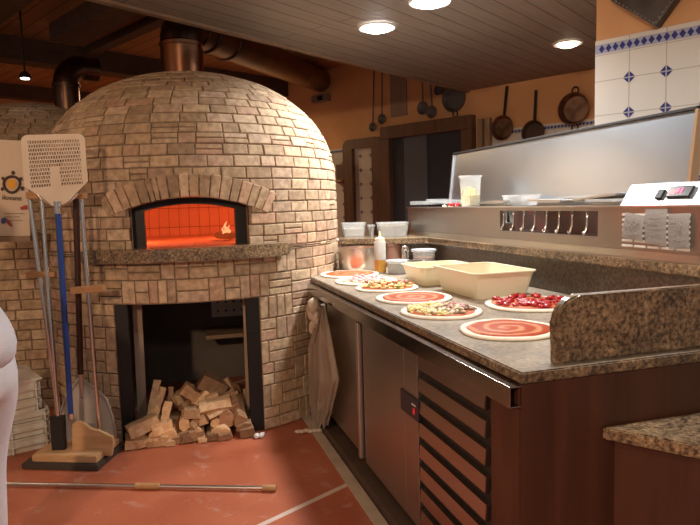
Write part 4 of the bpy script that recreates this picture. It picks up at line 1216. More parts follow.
# big pot under the shelf
c = onz(352, 268.5, .9); k = (c-O).length/FPX; r = 24*k; h = 24*k; c = V((.062, 4.27, .9005))
pot = thing('cooking_pot', 'wide aluminium pot tucked under the granite shelf next to the oven', 'pot', c)
r = .142; h = .155
bm = NB(); lathe(bm, c, [(.001, 0), (r*.9, 0), (r*.97, .012), (r, h), (r+.006, h+.002), (r-.004, h+.003), (r-.008, .02), (.001, .02)], 40, cap0=False, cap1=False)
part('pot_body', bm, mat('dull_aluminium', (.62, .56, .50), .32, 1.), pot, True)
for s_ in (-1, 1):
    bm = NB(); b_ = c+V((s_*r, 0, h-.035))
    tube(bm, bez(b_+V((0, -.04, 0)), b_+V((s_*.05, -.04, .01)), b_+V((s_*.05, .04, .01)), b_+V((0, .04, 0)), 8), .006, 8); part('pot_handle', bm, CHROME, pot, True)
bm = NB(); lathe(bm, c, [(.001, h-.03), (r-.01, h-.03)], 30, cap0=False, cap1=False); part('contents', bm, mat('tomato_pot_contents', (.30, .10, .06), .5), pot)

# containers on the back shelf
def shtub(px0, px1, pyt, pyb, y, label, fm, fh, name='storage_tub'):
    a_ = aty(px0, pyb, y); b_ = aty(px1, pyb, y); wd = (b_-a_).length; k = (a_-O).length/FPX; h = (pyb-pyt)*k
    e = (b_-a_); e.z = 0; e.normalize(); n_ = V((-e.y, e.x, 0))
    c = (a_+b_)/2+n_*.11; c.z = SHZ+.0005
    t = thing(name, label, 'tub', c)
    bm = NB(); sqtub(bm, c, e, n_, wd/2-.006, .10, h, .012, .003, .006, .02); part('tub_body', bm, CLEAR, t, True)
    bm = NB(); sqtub(bm, c+zz*.004, e, n_, wd/2-.02, .085, h*fh, .010, .002, .0, .02)
    bmesh.ops.contextual_create(bm, geom=[]) if False else None
    box(bm, c+zz*h*fh*.5, (wd-.06, .15, h*fh*.9), e, n_, zz, 0, .004)
    part('contents', bm, fm, t)
shtub(341, 367, 223.5, 237.5, 4.72, 'clear tub of pale food on the shelf, nearest the oven', mat('pale_food', (.62, .58, .50), .6), .55)
shtub(368, 376, 225.5, 237, 4.66, 'small dark-filled tub between the two pale tubs on the shelf', mat('grey_food', (.22, .19, .17), .6, c2=(.35, .31, .28), scale=30), .8)
shtub(377, 410, 222.5, 237, 4.56, 'long clear tub of yellowish and green food on the shelf, against the prep unit', mat('straw_food', (.50, .43, .30), .6, c2=(.22, .22, .17), scale=9), .75)

# ------------------------------------------------------------------ refrigerated prep unit on the shelf
FV, BV = .93, 1.37; UL, UR = 3.05, .05; PT = 1.315
prep = thing('prep_unit', 'long stainless steel refrigerated topping unit with raised lid on the granite shelf', 'prep unit', K((UL+UR)/2, FV, SHZ))
SU0, SU1, SZ0, SZ1 = .862, 1.681, 1.185, 1.298
bm = NB()
def fb(u0, u1, z0, z1, v0=FV, v1=FV+.02, mi=0): box(bm, K((u0+u1)/2, (v0+v1)/2, (z0+z1)/2), (abs(u1-u0), v1-v0, z1-z0), d1, d2, zz, mi)
fb(SU1, UL, 1.142, PT); fb(UR, SU0, 1.142, PT); fb(SU0, SU1, SZ1, PT); fb(SU0, SU1, 1.142, SZ0)
part('front_panel', bm, STEELB, prep)
bm = NB(); fb(UR, UL, SHZ+.001, 1.140, FV+.008, FV+.03); part('base_strip', bm, STEEL, prep)
bm = NB(); fb(UR, SU0-.02, SHZ+.002, PT-.09, FV+.031, BV); fb(SU1+.02, UL, SHZ+.002, PT-.09, FV+.031, BV); fb(SU0-.02, SU1+.02, SHZ+.002, PT-.09, FV+.107, BV); fb(SU0-.02, SU1+.02, SHZ+.002, SZ0-.002, FV+.031, FV+.107); fb(UL-.02, UL, SHZ+.002, PT, FV+.021, BV); fb(UR, UL, PT-.09, PT+.02, BV-.03, BV); fb(UR, UR+.02, SHZ+.002, PT, FV+.021, BV)
part('body', bm, STEEL, prep)
bm = NB(); fb(UR-.005, UL+.008, PT, PT+.006, FV-.006, FV+.05); part('top_edge', bm, STEEL, prep)
bm = NB(); fb(SU0-.01, SU1+.01, SZ0-.002, PT-.004, FV+.10, FV+.105); fb(SU0, SU1, SZ0, SZ0+.004, FV+.02, FV+.10)
part('display_recess', bm, mat('food_behind_window', (.05, .03, .025), .5, c2=(.13, .04, .03), scale=14), prep)
for px in (502.6, 512.3, 522.5, 533.6, 545.3, 557.8, 570.8, 585.6):
    uu, _ = kpl(px, 218, FV); bm = NB()
    tube(bm, [K(uu, FV+.010, SZ1+.006), K(uu, FV+.009, SZ1-.03), K(uu, FV+.008, SZ0+.045), K(uu+.004, FV+.004, SZ0+.020), K(uu+.008, FV-.004, SZ0+.012), K(uu+.009, FV-.008, SZ0+.022)], [.006, .0055, .006, .009, .010, .006], 8)
    part('pan_handle', bm, CHROME, prep, 'all')
# ventilation slots
for r_i in range(6):
    pass
uv0, zv0 = kpl(622, 212, FV); uv1, zv1 = kpl(691, 252, FV)
VENT = mat('vent_slot_reflection', (.85, .84, .82), .35)  # reflections on the slots, painted as a near-white colour
for j in range(7):
    bm = NB(); zc2 = 1.158+j*.021
    for i in range(5):
        ua_ = uv0-(uv0-uv1)*(i+.08)/5; ub_ = uv0-(uv0-uv1)*(i+.92)/5
        box(bm, K((ua_+ub_)/2, FV-.002, zc2), (abs(ua_-ub_), .006, .009), d1, d2, zz, 0, .0015)
    part('vent_row', bm, VENT, prep)
# control strip on top at the right
cu0, cu1 = .80, .10
bm = NB()
extr(bm, [K(cu0, FV+.06, PT+.006), K(cu0, FV+.30, PT+.006), K(cu0, FV+.30, PT+.10), K(cu0, FV+.12, PT+.092)], -d1*(cu0-cu1), 0, .003)
cs = part('control_box', bm, mat_steel('control_steel', (.50, .51, .53), .42, (2, 2, 5), .08), prep)
cnv = (V(K(0, FV+.12, PT+.092))-V(K(0, FV+.06, PT+.006))).normalized(); cno = d1.cross(cnv).normalized()
if cno.dot(d2) > 0: cno = -cno
def onstrip(px, py): return onpl(px, py, K(0, FV+.09, PT+.049), cno)
a_ = onstrip(661, 195); bm = NB(); box(bm, a_+cno*.004, (.035, .042, .012), d1, cnv, cno, 0, .003); part('rocker_switch', bm, BLACKM, cs)
a_ = onstrip(681, 192.5); bm = NB(); box(bm, a_+cno*.004, (.115, .050, .012), d1, cnv, cno, 0, .004); dd_ = part('digital_display', bm, mat('display_black', (.02, .018, .02), .25), cs)
bm = NB(); 
for k in range(2): box(bm, a_+cno*.0105+d1*(.006-.016*k)+cnv*.002, (.010, .022, .002), d1, cnv, cno)
part('red_digits', bm, mat('red_digit_led', (.3, .0, .05), .4, emit=(1, .05, .18), es=1.6), dd_)
bm = NB(); box(bm, a_+cno*.0105+d1*.03-cnv*.004, (.035, .026, .002), d1, cnv, cno); part('display_sticker', bm, mat('pinkish_sticker', (.42, .25, .28), .5), dd_)
# raised lid
LB, LT = 1.335, 1.712
bm = NB(); lu0, lu1 = .672, 2.90
def LP(u, t, off=0): return K(u, 1.22+.045*t+off, LB+(LT-LB)*t)
hexa(bm, [LP(lu0, 0), LP(lu1, 0), LP(lu1, 0, .03), LP(lu0, 0, .03), LP(lu0, 1), LP(lu1, 1), LP(lu1, 1, .03), LP(lu0, 1, .03)], 0, .003)
lid = part('lid', bm, LIDST, prep, label='tall brushed steel lid standing open')
bm = NB(); hexa(bm, [LP(lu0-.012, 1.0, -.012), LP(lu1+.012, 1.0, -.012), LP(lu1+.012, 1.0, .035), LP(lu0-.012, 1, .035), LP(lu0-.012, 1.035, -.012), LP(lu1+.012, 1.035, -.012), LP(lu1+.012, 1.035, .035), LP(lu0-.012, 1.035, .035)], 0, .002)
part('lid_rim', bm, DARKM, lid)
for ue, mt_ in ((lu0-.009, mat('warm_reflection_edge', (.70, .46, .28), .3, .8)), (lu1+.009, LIDST)):  # warm reflection on the near steel end is painted as its colour
    bm = NB(); hexa(bm, [LP(ue-.008, 0, -.012), LP(ue+.008, 0, -.012), LP(ue+.008, 0, .034), LP(ue-.008, 0, .034), LP(ue-.008, 1, -.012), LP(ue+.008, 1, -.012), LP(ue+.008, 1, .034), LP(ue-.008, 1, .034)], 0, .002)
    part('lid_end', bm, mt_, lid)
# gastronorm pans sunk into the top
npan = 11
for i in range(npan):
    u0 = UL-.06-(UL-.06-.84)*i/npan; u1 = UL-.06-(UL-.06-.84)*(i+1)/npan
    c = K((u0+u1)/2, FV+.225, PT-.087)
    bm = NB(); sqtub(bm, c, d1, d2, abs(u0-u1)/2-.010, .105, .088, .01, .003, .006, .015)
    ps = part('topping_pan', bm, STEEL, prep, True)
    bm = NB(); fm = [REDT, CHS, GRN, YEL, BRN, PINK, CHS, ORG, CHS, GRN, CHS][i]
    for k in range(26): blob(bm, c+d1*random.uniform(-.07, .07)+d2*random.uniform(-.08, .08)+zz*random.uniform(.055, .078 if i != 1 else .10), .016, 8, 1.2, 1, .7, .003)
    part('topping', bm, fm, ps, 'all', stuff=True)
# things standing on the unit
def onunit(px, v_): 
    u_, _ = kpl(px, 205, v_); return u_
uu = onunit(470.5, FV+.10); c = K(uu, FV+.10, PT+.0065); k = (c-O).length/FPX; r = 10.6*k; h = 30*k
t = thing('plastic_tub', 'tall clear tub half full of yellow sticks, standing on the prep unit', 'tub', c)
bm = NB(); lathe(bm, c, [(.001, 0), (r*.84, 0), (r*.97, h*.93), (r*1.08, h*.93), (r*1.08, h), (r*.98, h), (r*.94, h*.93), (r*.80, .004), (.001, .004)], 28, cap0=False, cap1=False); part('tub_body', bm, CLEAR, t, True)
bm = NB()
for k2 in range(34):
    a_ = random.uniform(0, 6.28); q = r*.62*math.sqrt(random.random()); p = c+V((cos(a_)*q, sin(a_)*q, .01)); tl = V((random.uniform(-.02, .02), random.uniform(-.02, .02), h*random.uniform(.38, .62)))
    tube(bm, [p, p+tl], .0065, 6)
lathe(bm, c, [(.001, .006), (r*.80, .006), (r*.86, h*.36), (.001, h*.38)], 20, cap0=False, cap1=False)
part('yellow_sticks', bm, YEL, t, True, stuff=True)
uu = onunit(518, FV+.16); c = K(uu, FV+.18, PT+.008); bm = NB(); sqtub(bm, c, d1, d2, .10, .07, .062, .012, .003, .006, .02)
single('plastic_container', bm, CLEARL, 'empty clear plastic container on the prep unit in front of the lid', 'container', c, smooth=True)
def slab(name, px0, px1, v_, dv, dz, tilt, mt, label, cat, z0=PT+.022):
    ua_, ub_ = onunit(px0, v_), onunit(px1, v_); bm = NB()
    c = K((ua_+ub_)/2, v_+dv/2, z0+abs(tilt)*abs(ua_-ub_)/2+dz/2+.001); ex = (d1+zz*tilt).normalized()
    box(bm, c, (abs(ua_-ub_), dv, dz), ex, d2, ex.cross(d2), 0, .002)
    return single(name, bm, mt, label, cat)
slab('pan_lid', 545, 566, FV+.12, .16, .012, -.10, CLEARL, 'clear pan lid lying tilted just right of the empty clear container', 'lid')
slab('steel_tray', 528, 560, FV+.03, .08, .012, .03, STEEL, 'narrow steel tray on the front edge of the prep unit before the clear container', 'tray')
slab('pan_lid', 585, 612, FV+.02, .07, .012, .0, CLEARL, 'small flat clear lid on the front edge of the prep unit by the control box', 'lid')
slab('pan_lid', 566, 616, FV+.10, .20, .012, -.075, STEEL, 'long steel pan lid sloping up towards the control box of the prep unit', 'lid')
slab('steel_tray', 484, 504, FV+.08, .16, .014, -.02, STEEL, 'flat steel tray between the yellow tub and the clear container', 'tray')
slab('pan_lid', 410, 424, FV+.06, .20, .028, 0, CLEAR, 'cloudy low pan lid at the left end of the prep unit', 'lid')
slab('pan_lid', 426, 452, FV+.14, .16, .022, .05, CLEAR, 'cloudy raised pan lid left of the yellow tub on the prep unit', 'lid', PT+.02)
bm = NB(); uu = onunit(452, FV+.05)
for k in range(16): blob(bm, K(uu+random.uniform(-.06, .06), FV+.07+random.uniform(-.02, .02), PT+.014+random.uniform(0, .01)), .011, 9, 1.2, 1, .8, .002)
single('chopped_tomato', bm, REDT, 'little heap of chopped red tomato left of the yellow tub', 'tomato', kind='stuff')
# order slips
def slip(c4_, label, seed):
    random.seed(seed)
    off = A0+d2*(FV-.0075)
    P4 = [onpl(x, y, off, d2) for x, y in c4_]
    t = thing('order_slip', label, 'order slip', (P4[0]+P4[1]+P4[2]+P4[3])/4, 'order slips on the prep unit')
    bm = NB(); n = 6; g = []
    for i in range(n+1):
        s = i/n; a_ = P4[0].lerp(P4[3], s); b_ = P4[1].lerp(P4[2], s); g.append((bm.verts.new(a_-d2*.004*sin(s*3)), bm.verts.new(b_-d2*.006*sin(s*3))))
    for i in range(n): bm.faces.new((g[i][0], g[i][1], g[i+1][1], g[i+1][0]))
    bmesh.ops.solidify(bm, geom=bm.faces[:], thickness=.0006)
    part('paper', bm, PAPER, t, True)
    bm = NB()
    for ln in range(6):
        s = .14+ln*.125; a_ = P4[0].lerp(P4[3], s); b_ = P4[1].lerp(P4[2], s); x = .12
        pts_ = []
        end = random.uniform(.6, .9)
        while x < end:
            pts_.append(a_.lerp(b_, x)+zz*random.uniform(-.005, .005)-d2*(.0078)); x += .05
        if len(pts_) > 2: tube(bm, pts_, .0009, 4)
    part('handwriting', bm, INK, t)
slip([(626, 212), (645, 216.5), (643, 242), (622, 237)], 'left order slip, tilted, covering vent slots of the prep unit', 1)
slip([(645.5, 209), (667.5, 209), (667, 247), (645, 243)], 'middle order slip, tallest of the three on the prep unit', 2)
slip([(668.5, 214), (690.5, 213), (690, 249), (669, 249)], 'right order slip, hanging straight below the digital display', 3)
random.seed(21)

# ------------------------------------------------------------------ pans and tools on the back wall
def wp(px, py, off=.03): s, z_ = wpl(px, py, off); return W(s, off, z_)
def hpan(pc, ptop, rpx, label, mt, name='frying_pan', loop=False, deep=.05):
    c = wp(*pc); k = (c-O).length/FPX; r = rpx*k
    t = thing(name, label, 'pan', W(*((c-PW).dot(w), 0, c.z)))
    bm = NB(); lathe(bm, c+wn*.025, [(.001, 0), (r*.82, .0), (r, deep), (r*1.02, deep), (r*.97, deep), (r*.78, .006), (.001, .006)], 36, -wn, cap0=False, cap1=False)
    part('pan_bowl', bm, mt, t, True)
    tp = wp(*ptop)
    if loop:
        for s_ in (1, -1):
            bm = NB(); b_ = c+zz*s_*r*1.0; n_ = 12
            tube(bm, [b_+zz*s_*(.024+.032*sin(2*pi*i/n_))+w*.032*cos(2*pi*i/n_)-wn*.0 for i in range(n_)], .007, 8, closed=True); part('loop_handle', bm, DARKM, t, True)
    else:
        bm = NB(); d_ = (tp-c).normalized()
        beam(bm, c+d_*r*.96-wn*.0, tp, .03, .012, wn, 0, .003); part('handle', bm, DARKM, t)
    return t
hpan((503, 128), (507, 86), 11.5, 'copper frying pan hanging by its long handle left of two others', COPPAN)
hpan((534, 133), (536, 90), 11.5, 'darker frying pan hanging between the left pan and the round two-handled pan', mat('dark_pan', (.13, .09, .07), .4, .8))
hpan((575, 109), (577, 92), 14.5, 'round copper pan with ring handles hanging next to the tiled column', COPPAN, 'round_pan', True, .07)
BLUED = mat('haze_lifted_iron', (.13, .12, .125), .5, .4)  # iron tone lightened to carry the haze over the back wall
hpan((455, 98), (456, 70), 13, 'large round dark pan hanging high above the right of the doorway', BLUED, 'round_pan', True, .06)
hpan((439.5, 90), (440, 72), 5, 'smallest dark pan hanging just left of the large round dark pan', BLUED)
def ladle(p0, p1, rpx, label):
    c = wp(*p0, .04); tp = wp(*p1, .03); k = (c-O).length/FPX; r = rpx*k
    t = thing('ladle', label, 'ladle', W((c-PW).dot(w), 0, c.z), 'ladles hanging on the back wall')
    bm = NB(); lathe(bm, c, [(.001, -r*.5), (r*.6, -r*.38), (r*.95, 0), (r, r*.2), (r*.92, r*.2), (r*.55, -r*.28), (.001, -r*.4)], 22, -wn, cap0=False, cap1=False); part('bowl', bm, BLUED, t, True)
    bm = NB(); tube(bm, [c+zz*r*.95, tp], .009, 8); part('handle', bm, BLUED, t, True)
ladle((373, 127), (374, 66), 4.6, 'lowest long-handled ladle above the arched frame, leftmost on the wall')
ladle((382, 119), (382, 68), 5, 'second long-handled ladle from the left, with a slightly higher bowl')
ladle((423, 108), (422, 76), 6.5, 'left skimmer of the overlapping pair above the doorway')
ladle((432, 112), (430, 77), 6, 'right skimmer of the overlapping pair above the doorway')
bm = NB(); s0, zt_ = wpl(391, 72); s1, zb_ = wpl(408, 115)
box(bm, W((s0+s1)/2, .02, (zt_+zb_)/2), (abs(s0-s1), .025, zt_-zb_), w, wn, zz, 0, .01)
single('hanging_board', bm, mat_wood('haze_lifted_board', (.22, .16, .125), (.27, .19, .15), .6, 3, (5, 5, .8)), 'tall brown board hanging on the wall between ladles and skimmers', 'board')  # board colour lightened to stand in for haze
# little wooden rack by the oven
s0, z0_ = wpl(342, 181); bm = NB()
rk = thing('wall_rack', 'small wooden rack on the tiled wall just right of the oven dome', 'rack', W(s0, .0, z0_))
box(bm, W(s0, .02, z0_+.10), (.16, .02, .24), w, wn, zz, 0, .004); part('back_plate', bm, FRAMEW, rk)
bm = NB(); box(bm, W(s0, .06, z0_), (.16, .09, .02), w, wn, zz, 0, .004); part('shelf_ledge', bm, PALEW, rk)
# picture frame corner on the column, above the tiles
pc_ = onpl(660, 29, PCn-wn*.01, wn); 
bm = NB(); ex = (-w*.78+zz*.62).normalized(); ey = (w*.62+zz*.78).normalized()
ex = (-w+zz*1.25).normalized(); ey = (w+zz*.8).normalized()
def qd(a_, b_, o_): return pc_+ex*a_+ey*b_-wn*o_
bx = thing('picture_frame', 'dark studded frame corner hanging above the tiled column at top right', 'frame', pc_)
hexa(bm, [qd(0, 0, 0), qd(.33, 0, 0), qd(.33, .30, 0), qd(0, .30, 0), qd(0, 0, .07), qd(.33, 0, .07), qd(.33, .30, .07), qd(0, .30, .07)], 0, .01)
part('frame_board', bm, mat('dark_pewter', (.10, .085, .08), .5, .3, c2=(.06, .05, .045), scale=10), bx)
bm = NB()
for i in range(12): blob(bm, qd(.012, .02+i*.024, .07), .007, 8); blob(bm, qd(.02+i*.026, .012, .07), .007, 8)
part('stud_border', bm, mat('pewter_studs', (.22, .20, .19), .4, .6), bx, 'all')

# ------------------------------------------------------------------ peel stand and tools at left
FL_, FR_, BR_ = onz(22, 469.5, 0), onz(98, 471.5, 0), onz(119, 453, 0)
ex_ = (FR_-FL_); bw = ex_.length; ex_.normalize(); ey_ = V((-ex_.y, ex_.x, 0)); bd = .30
stand = thing('peel_stand', 'wooden peel stand with wavy backboard and clip bars in front of the oven', 'stand', (FL_+FR_)/2+ey_*bd/2)
def SP(a_, b_, z_): return FL_+ex_*a_+ey_*b_+zz*z_
skew = (BR_-FR_)
bm = NB(); prism(bm, [(p.x, p.y) for p in (FL_, FR_, FR_+skew.normalized()*bd, FL_+skew.normalized()*bd)], .0, .035, 0, .004)
part('base_slab', bm, mat('dark_rubber_slab', (.06, .045, .035), .6, bump=.4, bscale=200), stand)
sk = skew.normalized()
def SQ(a_, b_, z_): return FL_+ex_*a_+sk*b_+zz*z_
bm = NB(); prism(bm, [(p.x, p.y) for p in (SQ(.05, .02, 0), SQ(bw-.015, .02, 0), SQ(bw-.015, bd-.02, 0), SQ(.05, bd-.02, 0))], .035, .075, 0, .004)
part('wooden_tray', bm, PALEW, stand)
# wavy backboard
bz_ = .13
wav = [(72, 424), (74.5, 422.5), (79, 421.8), (83, 423), (88, 428), (92, 430), (97, 430.5), (103, 433), (108, 436), (112, 437), (113, 445), (111, 456), (72, 456)]
pp0 = SQ(0, .10, 0)
bm = NB(); extr(bm, [onpl(x, y, pp0, ey_) for x, y in wav], ey_*.022, 0, .003)
part('wavy_backboard', bm, PALEW, stand)
def Yp(px, py, dep): return aty(px, py, dep)
DP = SQ(.2, .16, 0).y
post_b, post_t = Yp(100.5, 446, DP+.02), Yp(81, 195, DP+.02)
bm = NB(); post_b.z = .075; cyl(bm, post_b, post_t, .0115, None, 12); part('steel_post', bm, CHROME, stand, True)
pl_b, pl_t = Yp(63, 446, DP), Yp(29.5, 195, DP); pl_b.z = .075
bm = NB(); cyl(bm, pl_b, pl_t, .0125, None, 12); part('steel_post', bm, CHROME, stand, True)
CLIPW = mat_wood('clip_wood', (.36, .19, .08), (.46, .26, .12), .5, 4, (6, 6, 6))
for (x0, y0, x1, y1, hpx) in ((28, 195.5, 42, 195.5, 6), (65.5, 196, 86, 195.5, 5.5), (28, 274.5, 56, 274, 5), (72, 290.5, 105, 288, 6)):
    p, q = Yp(x0, y0, DP-.015), Yp(x1, y1, DP-.015); bm = NB(); k = (p-O).length/FPX
    beam(bm, p, q, .05, hpx*k, zz, 0, .004); part('clip_bar', bm, CLIPW, stand)
# perforated aluminium peel with the blue handle
PD = DP-.07
phead = [Yp(x, y, PD) for x, y in ((20.5, 135), (84, 133.5), (88, 185), (24.5, 190))]
peel = thing('pizza_peel', 'perforated pale metal pizza peel on a blue pole, head up against the oven', 'peel', V((phead[2].x-.1, PD, .1)))
def PB(s, t):      # s across, t down the head
    a_ = phead[0].lerp(phead[1], s); b_ = phead[3].lerp(phead[2], s); return a_.lerp(b_, t)
ALU = mat('pale_aluminium', (.74, .64, .54), .5, .35, c2=(.68, .58, .48), scale=6)
bm = NB(); T_ = V((0, .003, 0)); cols_, rows_ = 21, 12
s0, s1, t0, t1 = .09, .92, .09, .97
def rect(sa, sb, ta, tb):
    pts_ = [PB(sa, ta), PB(sb, ta), PB(sb, tb), PB(sa, tb)]
    extr(bm, pts_, T_)
rh = (t1-t0)/rows_; cw = (s1-s0)/cols_
for j in range(rows_):
    ta = t0+rh*j
    rect(s0, s1, ta, ta+rh*.27)
    offs = .5*cw if j % 2 else 0
    rect(s0, s0+cw*.3+offs*.5, ta+rh*.27, ta+rh)
    for i in range(cols_):
        a_ = s0+offs+cw*i+cw*.72; b_ = s0+offs+cw*(i+1)+cw*.06
        if i == cols_-1 or b_ > s1: b_ = s1
        if j >= 7 and a_ > .44 and b_ < .56: continue
        if a_ < b_: rect(a_, b_, ta+rh*.27, ta+rh)
    # solid tongue in the lower middle of the plate
    if j >= 7:
        P_b = PB; T0 = V((0, -.0012, 0)); extr(bm, [PB(*q)+V((0, -.0012, 0)) for q in ((.43-(j-7)*.004, ta), (.57+(j-7)*.004, ta), (.57+(j-7)*.004, ta+rh), (.43-(j-7)*.004, ta+rh))], T_)
rect(s0, s1, t1, t1+.02)
# solid rim
oc = []
def cornr(cx, cy, sx, sy, r=.09):
    return [(cx-sx*r+sx*r*a_, cy-sy*r+sy*r*b_) for a_, b_ in [(cos(t), sin(t)) for t in [pi/2*i/5 for i in range(6)]]]
o1 = cornr(1, 0, 1, -1, .11)[::-1]; o2 = [(1, .5), (1.0, .97)]; o3 = [(.56, 1.42), (.47, 1.42)]; o4 = [(.0, .97), (0, .5)]; o5 = cornr(0, 0, -1, -1, .11)
ring = o5[::1] if False else None
outl = [(0, .11)]+[(.11-.11*cos(t), .11-.11*sin(t)) for t in [pi/2*i/6 for i in range(1, 7)]]+[(.5, 0)]+[(.89+.11*sin(t), .11-.11*cos(t)) for t in [pi/2*i/6 for i in range(0, 7)]]+[(1, .5), (1, .93), (.80, 1.14), (.60, 1.37), (.45, 1.37), (.23, 1.14), (0, .93), (0, .5)]
cx_, cy_ = .505, .55
def torect(p):
    dx, dy = p[0]-cx_, p[1]-cy_; k = min((s1-cx_)/abs(dx) if dx > 0 else ((cx_-s0)/abs(dx) if dx < 0 else 9e9), (t1+.02-cy_)/abs(dy) if dy > 0 else ((cy_-t0)/abs(dy) if dy < 0 else 9e9))
    return (cx_+dx*k, cy_+dy*k)
outl += []
res = []
for i, p in enumerate(outl):
    res.append(p)
for i in range(len(res)):
    p, q = res[i], res[(i+1) % len(res)]
    a_, b_ = torect(p), torect(q)
    pts_ = [PB(*p), PB(*q), PB(*b_)]
    if abs(a_[0]-b_[0]) > 1e-4 and abs(a_[1]-b_[1]) > 1e-4:      # the quad turns round a corner of the slotted field
        pts_.append(PB(s0 if min(a_[0], b_[0]) < .3 else s1, t0 if min(a_[1], b_[1]) < .3 else t1+.02))
    pts_.append(PB(*a_))
    try: extr(bm, pts_, T_)
    except Exception: pass
part('perforated_head', bm, ALU, peel)
jn = Yp(57.5, 207, PD-.01)
bm = NB(); tube(bm, bez(Yp(38, 195, PD-.006), Yp(47, 207, PD-.006), Yp(52, 207, PD-.008), jn, 8), .006, 8); tube(bm, bez(Yp(78, 193, PD-.006), Yp(70, 203, PD-.006), Yp(63, 207, PD-.008), jn, 8), .006, 8)
cyl(bm, jn+zz*.03, jn-zz*.035, .018, .016, 14)
part('socket', bm, CHROME, peel, True)
hb = Yp(71, 417, DP-.05)
bm = NB(); cyl(bm, jn-zz*.03, hb, .016, .0145, 14); part('handle', bm, BLUEP, peel, True)
bm = NB(); cyl(bm, hb+(jn-hb).normalized()*.02, hb, .0155, .0155, 12); blob(bm, hb-zz*.006, .014, 9); part('end_cap', bm, CHROME, peel, True)
# round peel, head down, dark handle
RD = DP+.10
h_t, h_b = Yp(75.5, 187, DP+.035), Yp(80.5, 374, RD-.02)
rp = thing('pizza_peel', 'round steel pizza peel with dark brown pole, head resting down behind the stand', 'peel', V((h_b.x, RD, .04)))
bm = NB(); cyl(bm, h_t, h_b, .0165, .0165, 14); part('handle', bm, BROWNP, rp, True)
ro_ = [(81, 376), (88, 383), (98, 389.5), (107, 399), (113, 415), (116.5, 432), (116, 446), (110, 455), (98, 459), (84, 461), (68, 458), (60, 450), (58, 435), (60, 415), (66, 398), (74, 386)]
P3 = [Yp(x, y, RD+.02-.0006*(y-376)) for x, y in ro_]
for p in P3: p.z = max(p.z, .045)
bm = NB(); extr(bm, P3, V((0, .004, 0))); part('round_head', bm, mat('grey_steel_sheet', (.52, .46, .41), .5, .2, c2=(.46, .40, .35), scale=5), rp)
bm = NB(); tube(bm, [p+V((0, -.004, 0)) for p in P3[:8]], .008, 8); tube(bm, [p+V((0, -.004, 0)) for p in (P3[0], P3[15], P3[14], P3[13], P3[12])], .008, 8)
part('rim_wire', bm, STEEL, rp, True)
bm = NB(); cyl(bm, Yp(80.5, 370, RD-.02), Yp(82, 398, RD-.005), .014, .008, 12); part('socket', bm, STEEL, rp, True)
# brush on a steel pole
b_t, b_b = Yp(41, 190, DP-.02), Yp(58.5, 420, DP-.06)
br_ = thing('oven_brush', 'long steel-poled oven brush with black head standing in the stand tray', 'brush', V((b_b.x, DP-.06, .076)))
bm = NB(); cyl(bm, b_t, b_b, .0105, None, 12); part('pole', bm, CHROME, br_, True)
hp_ = [Yp(x, y, DP-.075) for x, y in ((49, 417.5), (63.5, 416), (65, 452), (51.5, 453))]
for p in hp_[2:]: p.z = max(p.z, .0765)
bm = NB(); extr(bm, hp_, V((0, .03, 0)), 0, .004); part('brush_head', bm, mat('black_bristle', (.018, .015, .013), .8, bump=.6, bscale=150), br_)
# long pole on the floor
pa, pb_ = onz(2, 484.5, .012), onz(276, 489, .012); pa = pa-(pb_-pa).normalized()*.25
pole = thing('floor_pole', 'long steel pole with wooden collars lying on the terracotta floor', 'pole', (pa+pb_)/2-zz*.012)
bm = NB(); cyl(bm, pa+zz*.004, pb_+zz*.004, .0095, None, 14); part('tube', bm, STEEL, pole, True)
for x0, x1 in ((136, 160), (263, 276)):
    p, q = onz(x0, 486.5+(x0-136)*.017, .012), onz(x1, 487+(x1-136)*.017, .012); t0_ = pa+(pb_-pa)*((p-pa).dot(pb_-pa)/(pb_-pa).length_squared); t1_ = pa+(pb_-pa)*((q-pa).dot(pb_-pa)/(pb_-pa).length_squared)
    bm = NB(); cyl(bm, t0_+zz*.004, t1_+zz*.004, .0155, None, 14); part('wooden_collar', bm, CLIPW, pole, True)
# plastic dough crates
cBR, cBL = onz(53, 447, 0), onz(15, 456, 0)
ce = (cBR-cBL).normalized(); cn_ = V((-ce.y, ce.x, 0)); CW, CD = .58, .40
def crate(zb, h, sh, label, mt, rot=0):
    e = (ce*cos(rot)+cn_*sin(rot)); n_ = V((-e.y, e.x, 0))
    c0_ = cBR-e*CW/2+n_*CD/2+e*sh+zz*zb
    t = thing('dough_crate', label, 'crate', c0_)
    bm = NB(); sqtub(bm, c0_, e, n_, CW/2-.012, CD/2-.012, h, .012, .006, .010, .02, 3)
    if True: pass
    for i in range(4):
        for s_ in (-1,): box(bm, c0_+e*(-CW/2+.03+i*(CW-.06)/3)-n_*(CD/2-.006)+zz*h*.45, (.008, .014, h*.80), e, n_, zz)
    for i in range(4): box(bm, c0_+e*(CW/2-.006)+n_*(-CD/2+.04+i*(CD-.08)/3)+zz*h*.45, (.014, .008, h*.80), e, n_, zz)
    box(bm, c0_-n_*(CD/2-.004)+zz*h*.5, (CW-.03, .012, .006), e, n_, zz)
    part('crate_body', bm, mt, t)
    return c0_, e, n_
crate(.001, .085, 0, 'bottom white plastic dough crate of the stack beside the peel stand', PLASW)
crate(.087, .085, 0, 'second white dough crate from the bottom beside the peel stand', PLASW)
crate(.173, .06, .0, 'third white dough crate from the bottom, under the offset upper crates', PLASW)
crate(.234, .075, -.035, 'fourth dough crate from the bottom, first of the offset upper ones', PLASW, .05)
c0_, e_, n_ = crate(.310, .10, -.035, 'top lidded white dough crate of the stack beside the peel stand', PLASW, .05)
bm = NB(); prism(bm, [((c0_+e_*a_*CW/2*1.02+n_*b_*CD/2*1.02).x, (c0_+e_*a_*CW/2*1.02+n_*b_*CD/2*1.02).y) for a_, b_ in ((-1, -1), (1, -1), (1, 1), (-1, 1))], .411, .422, 0, .003)
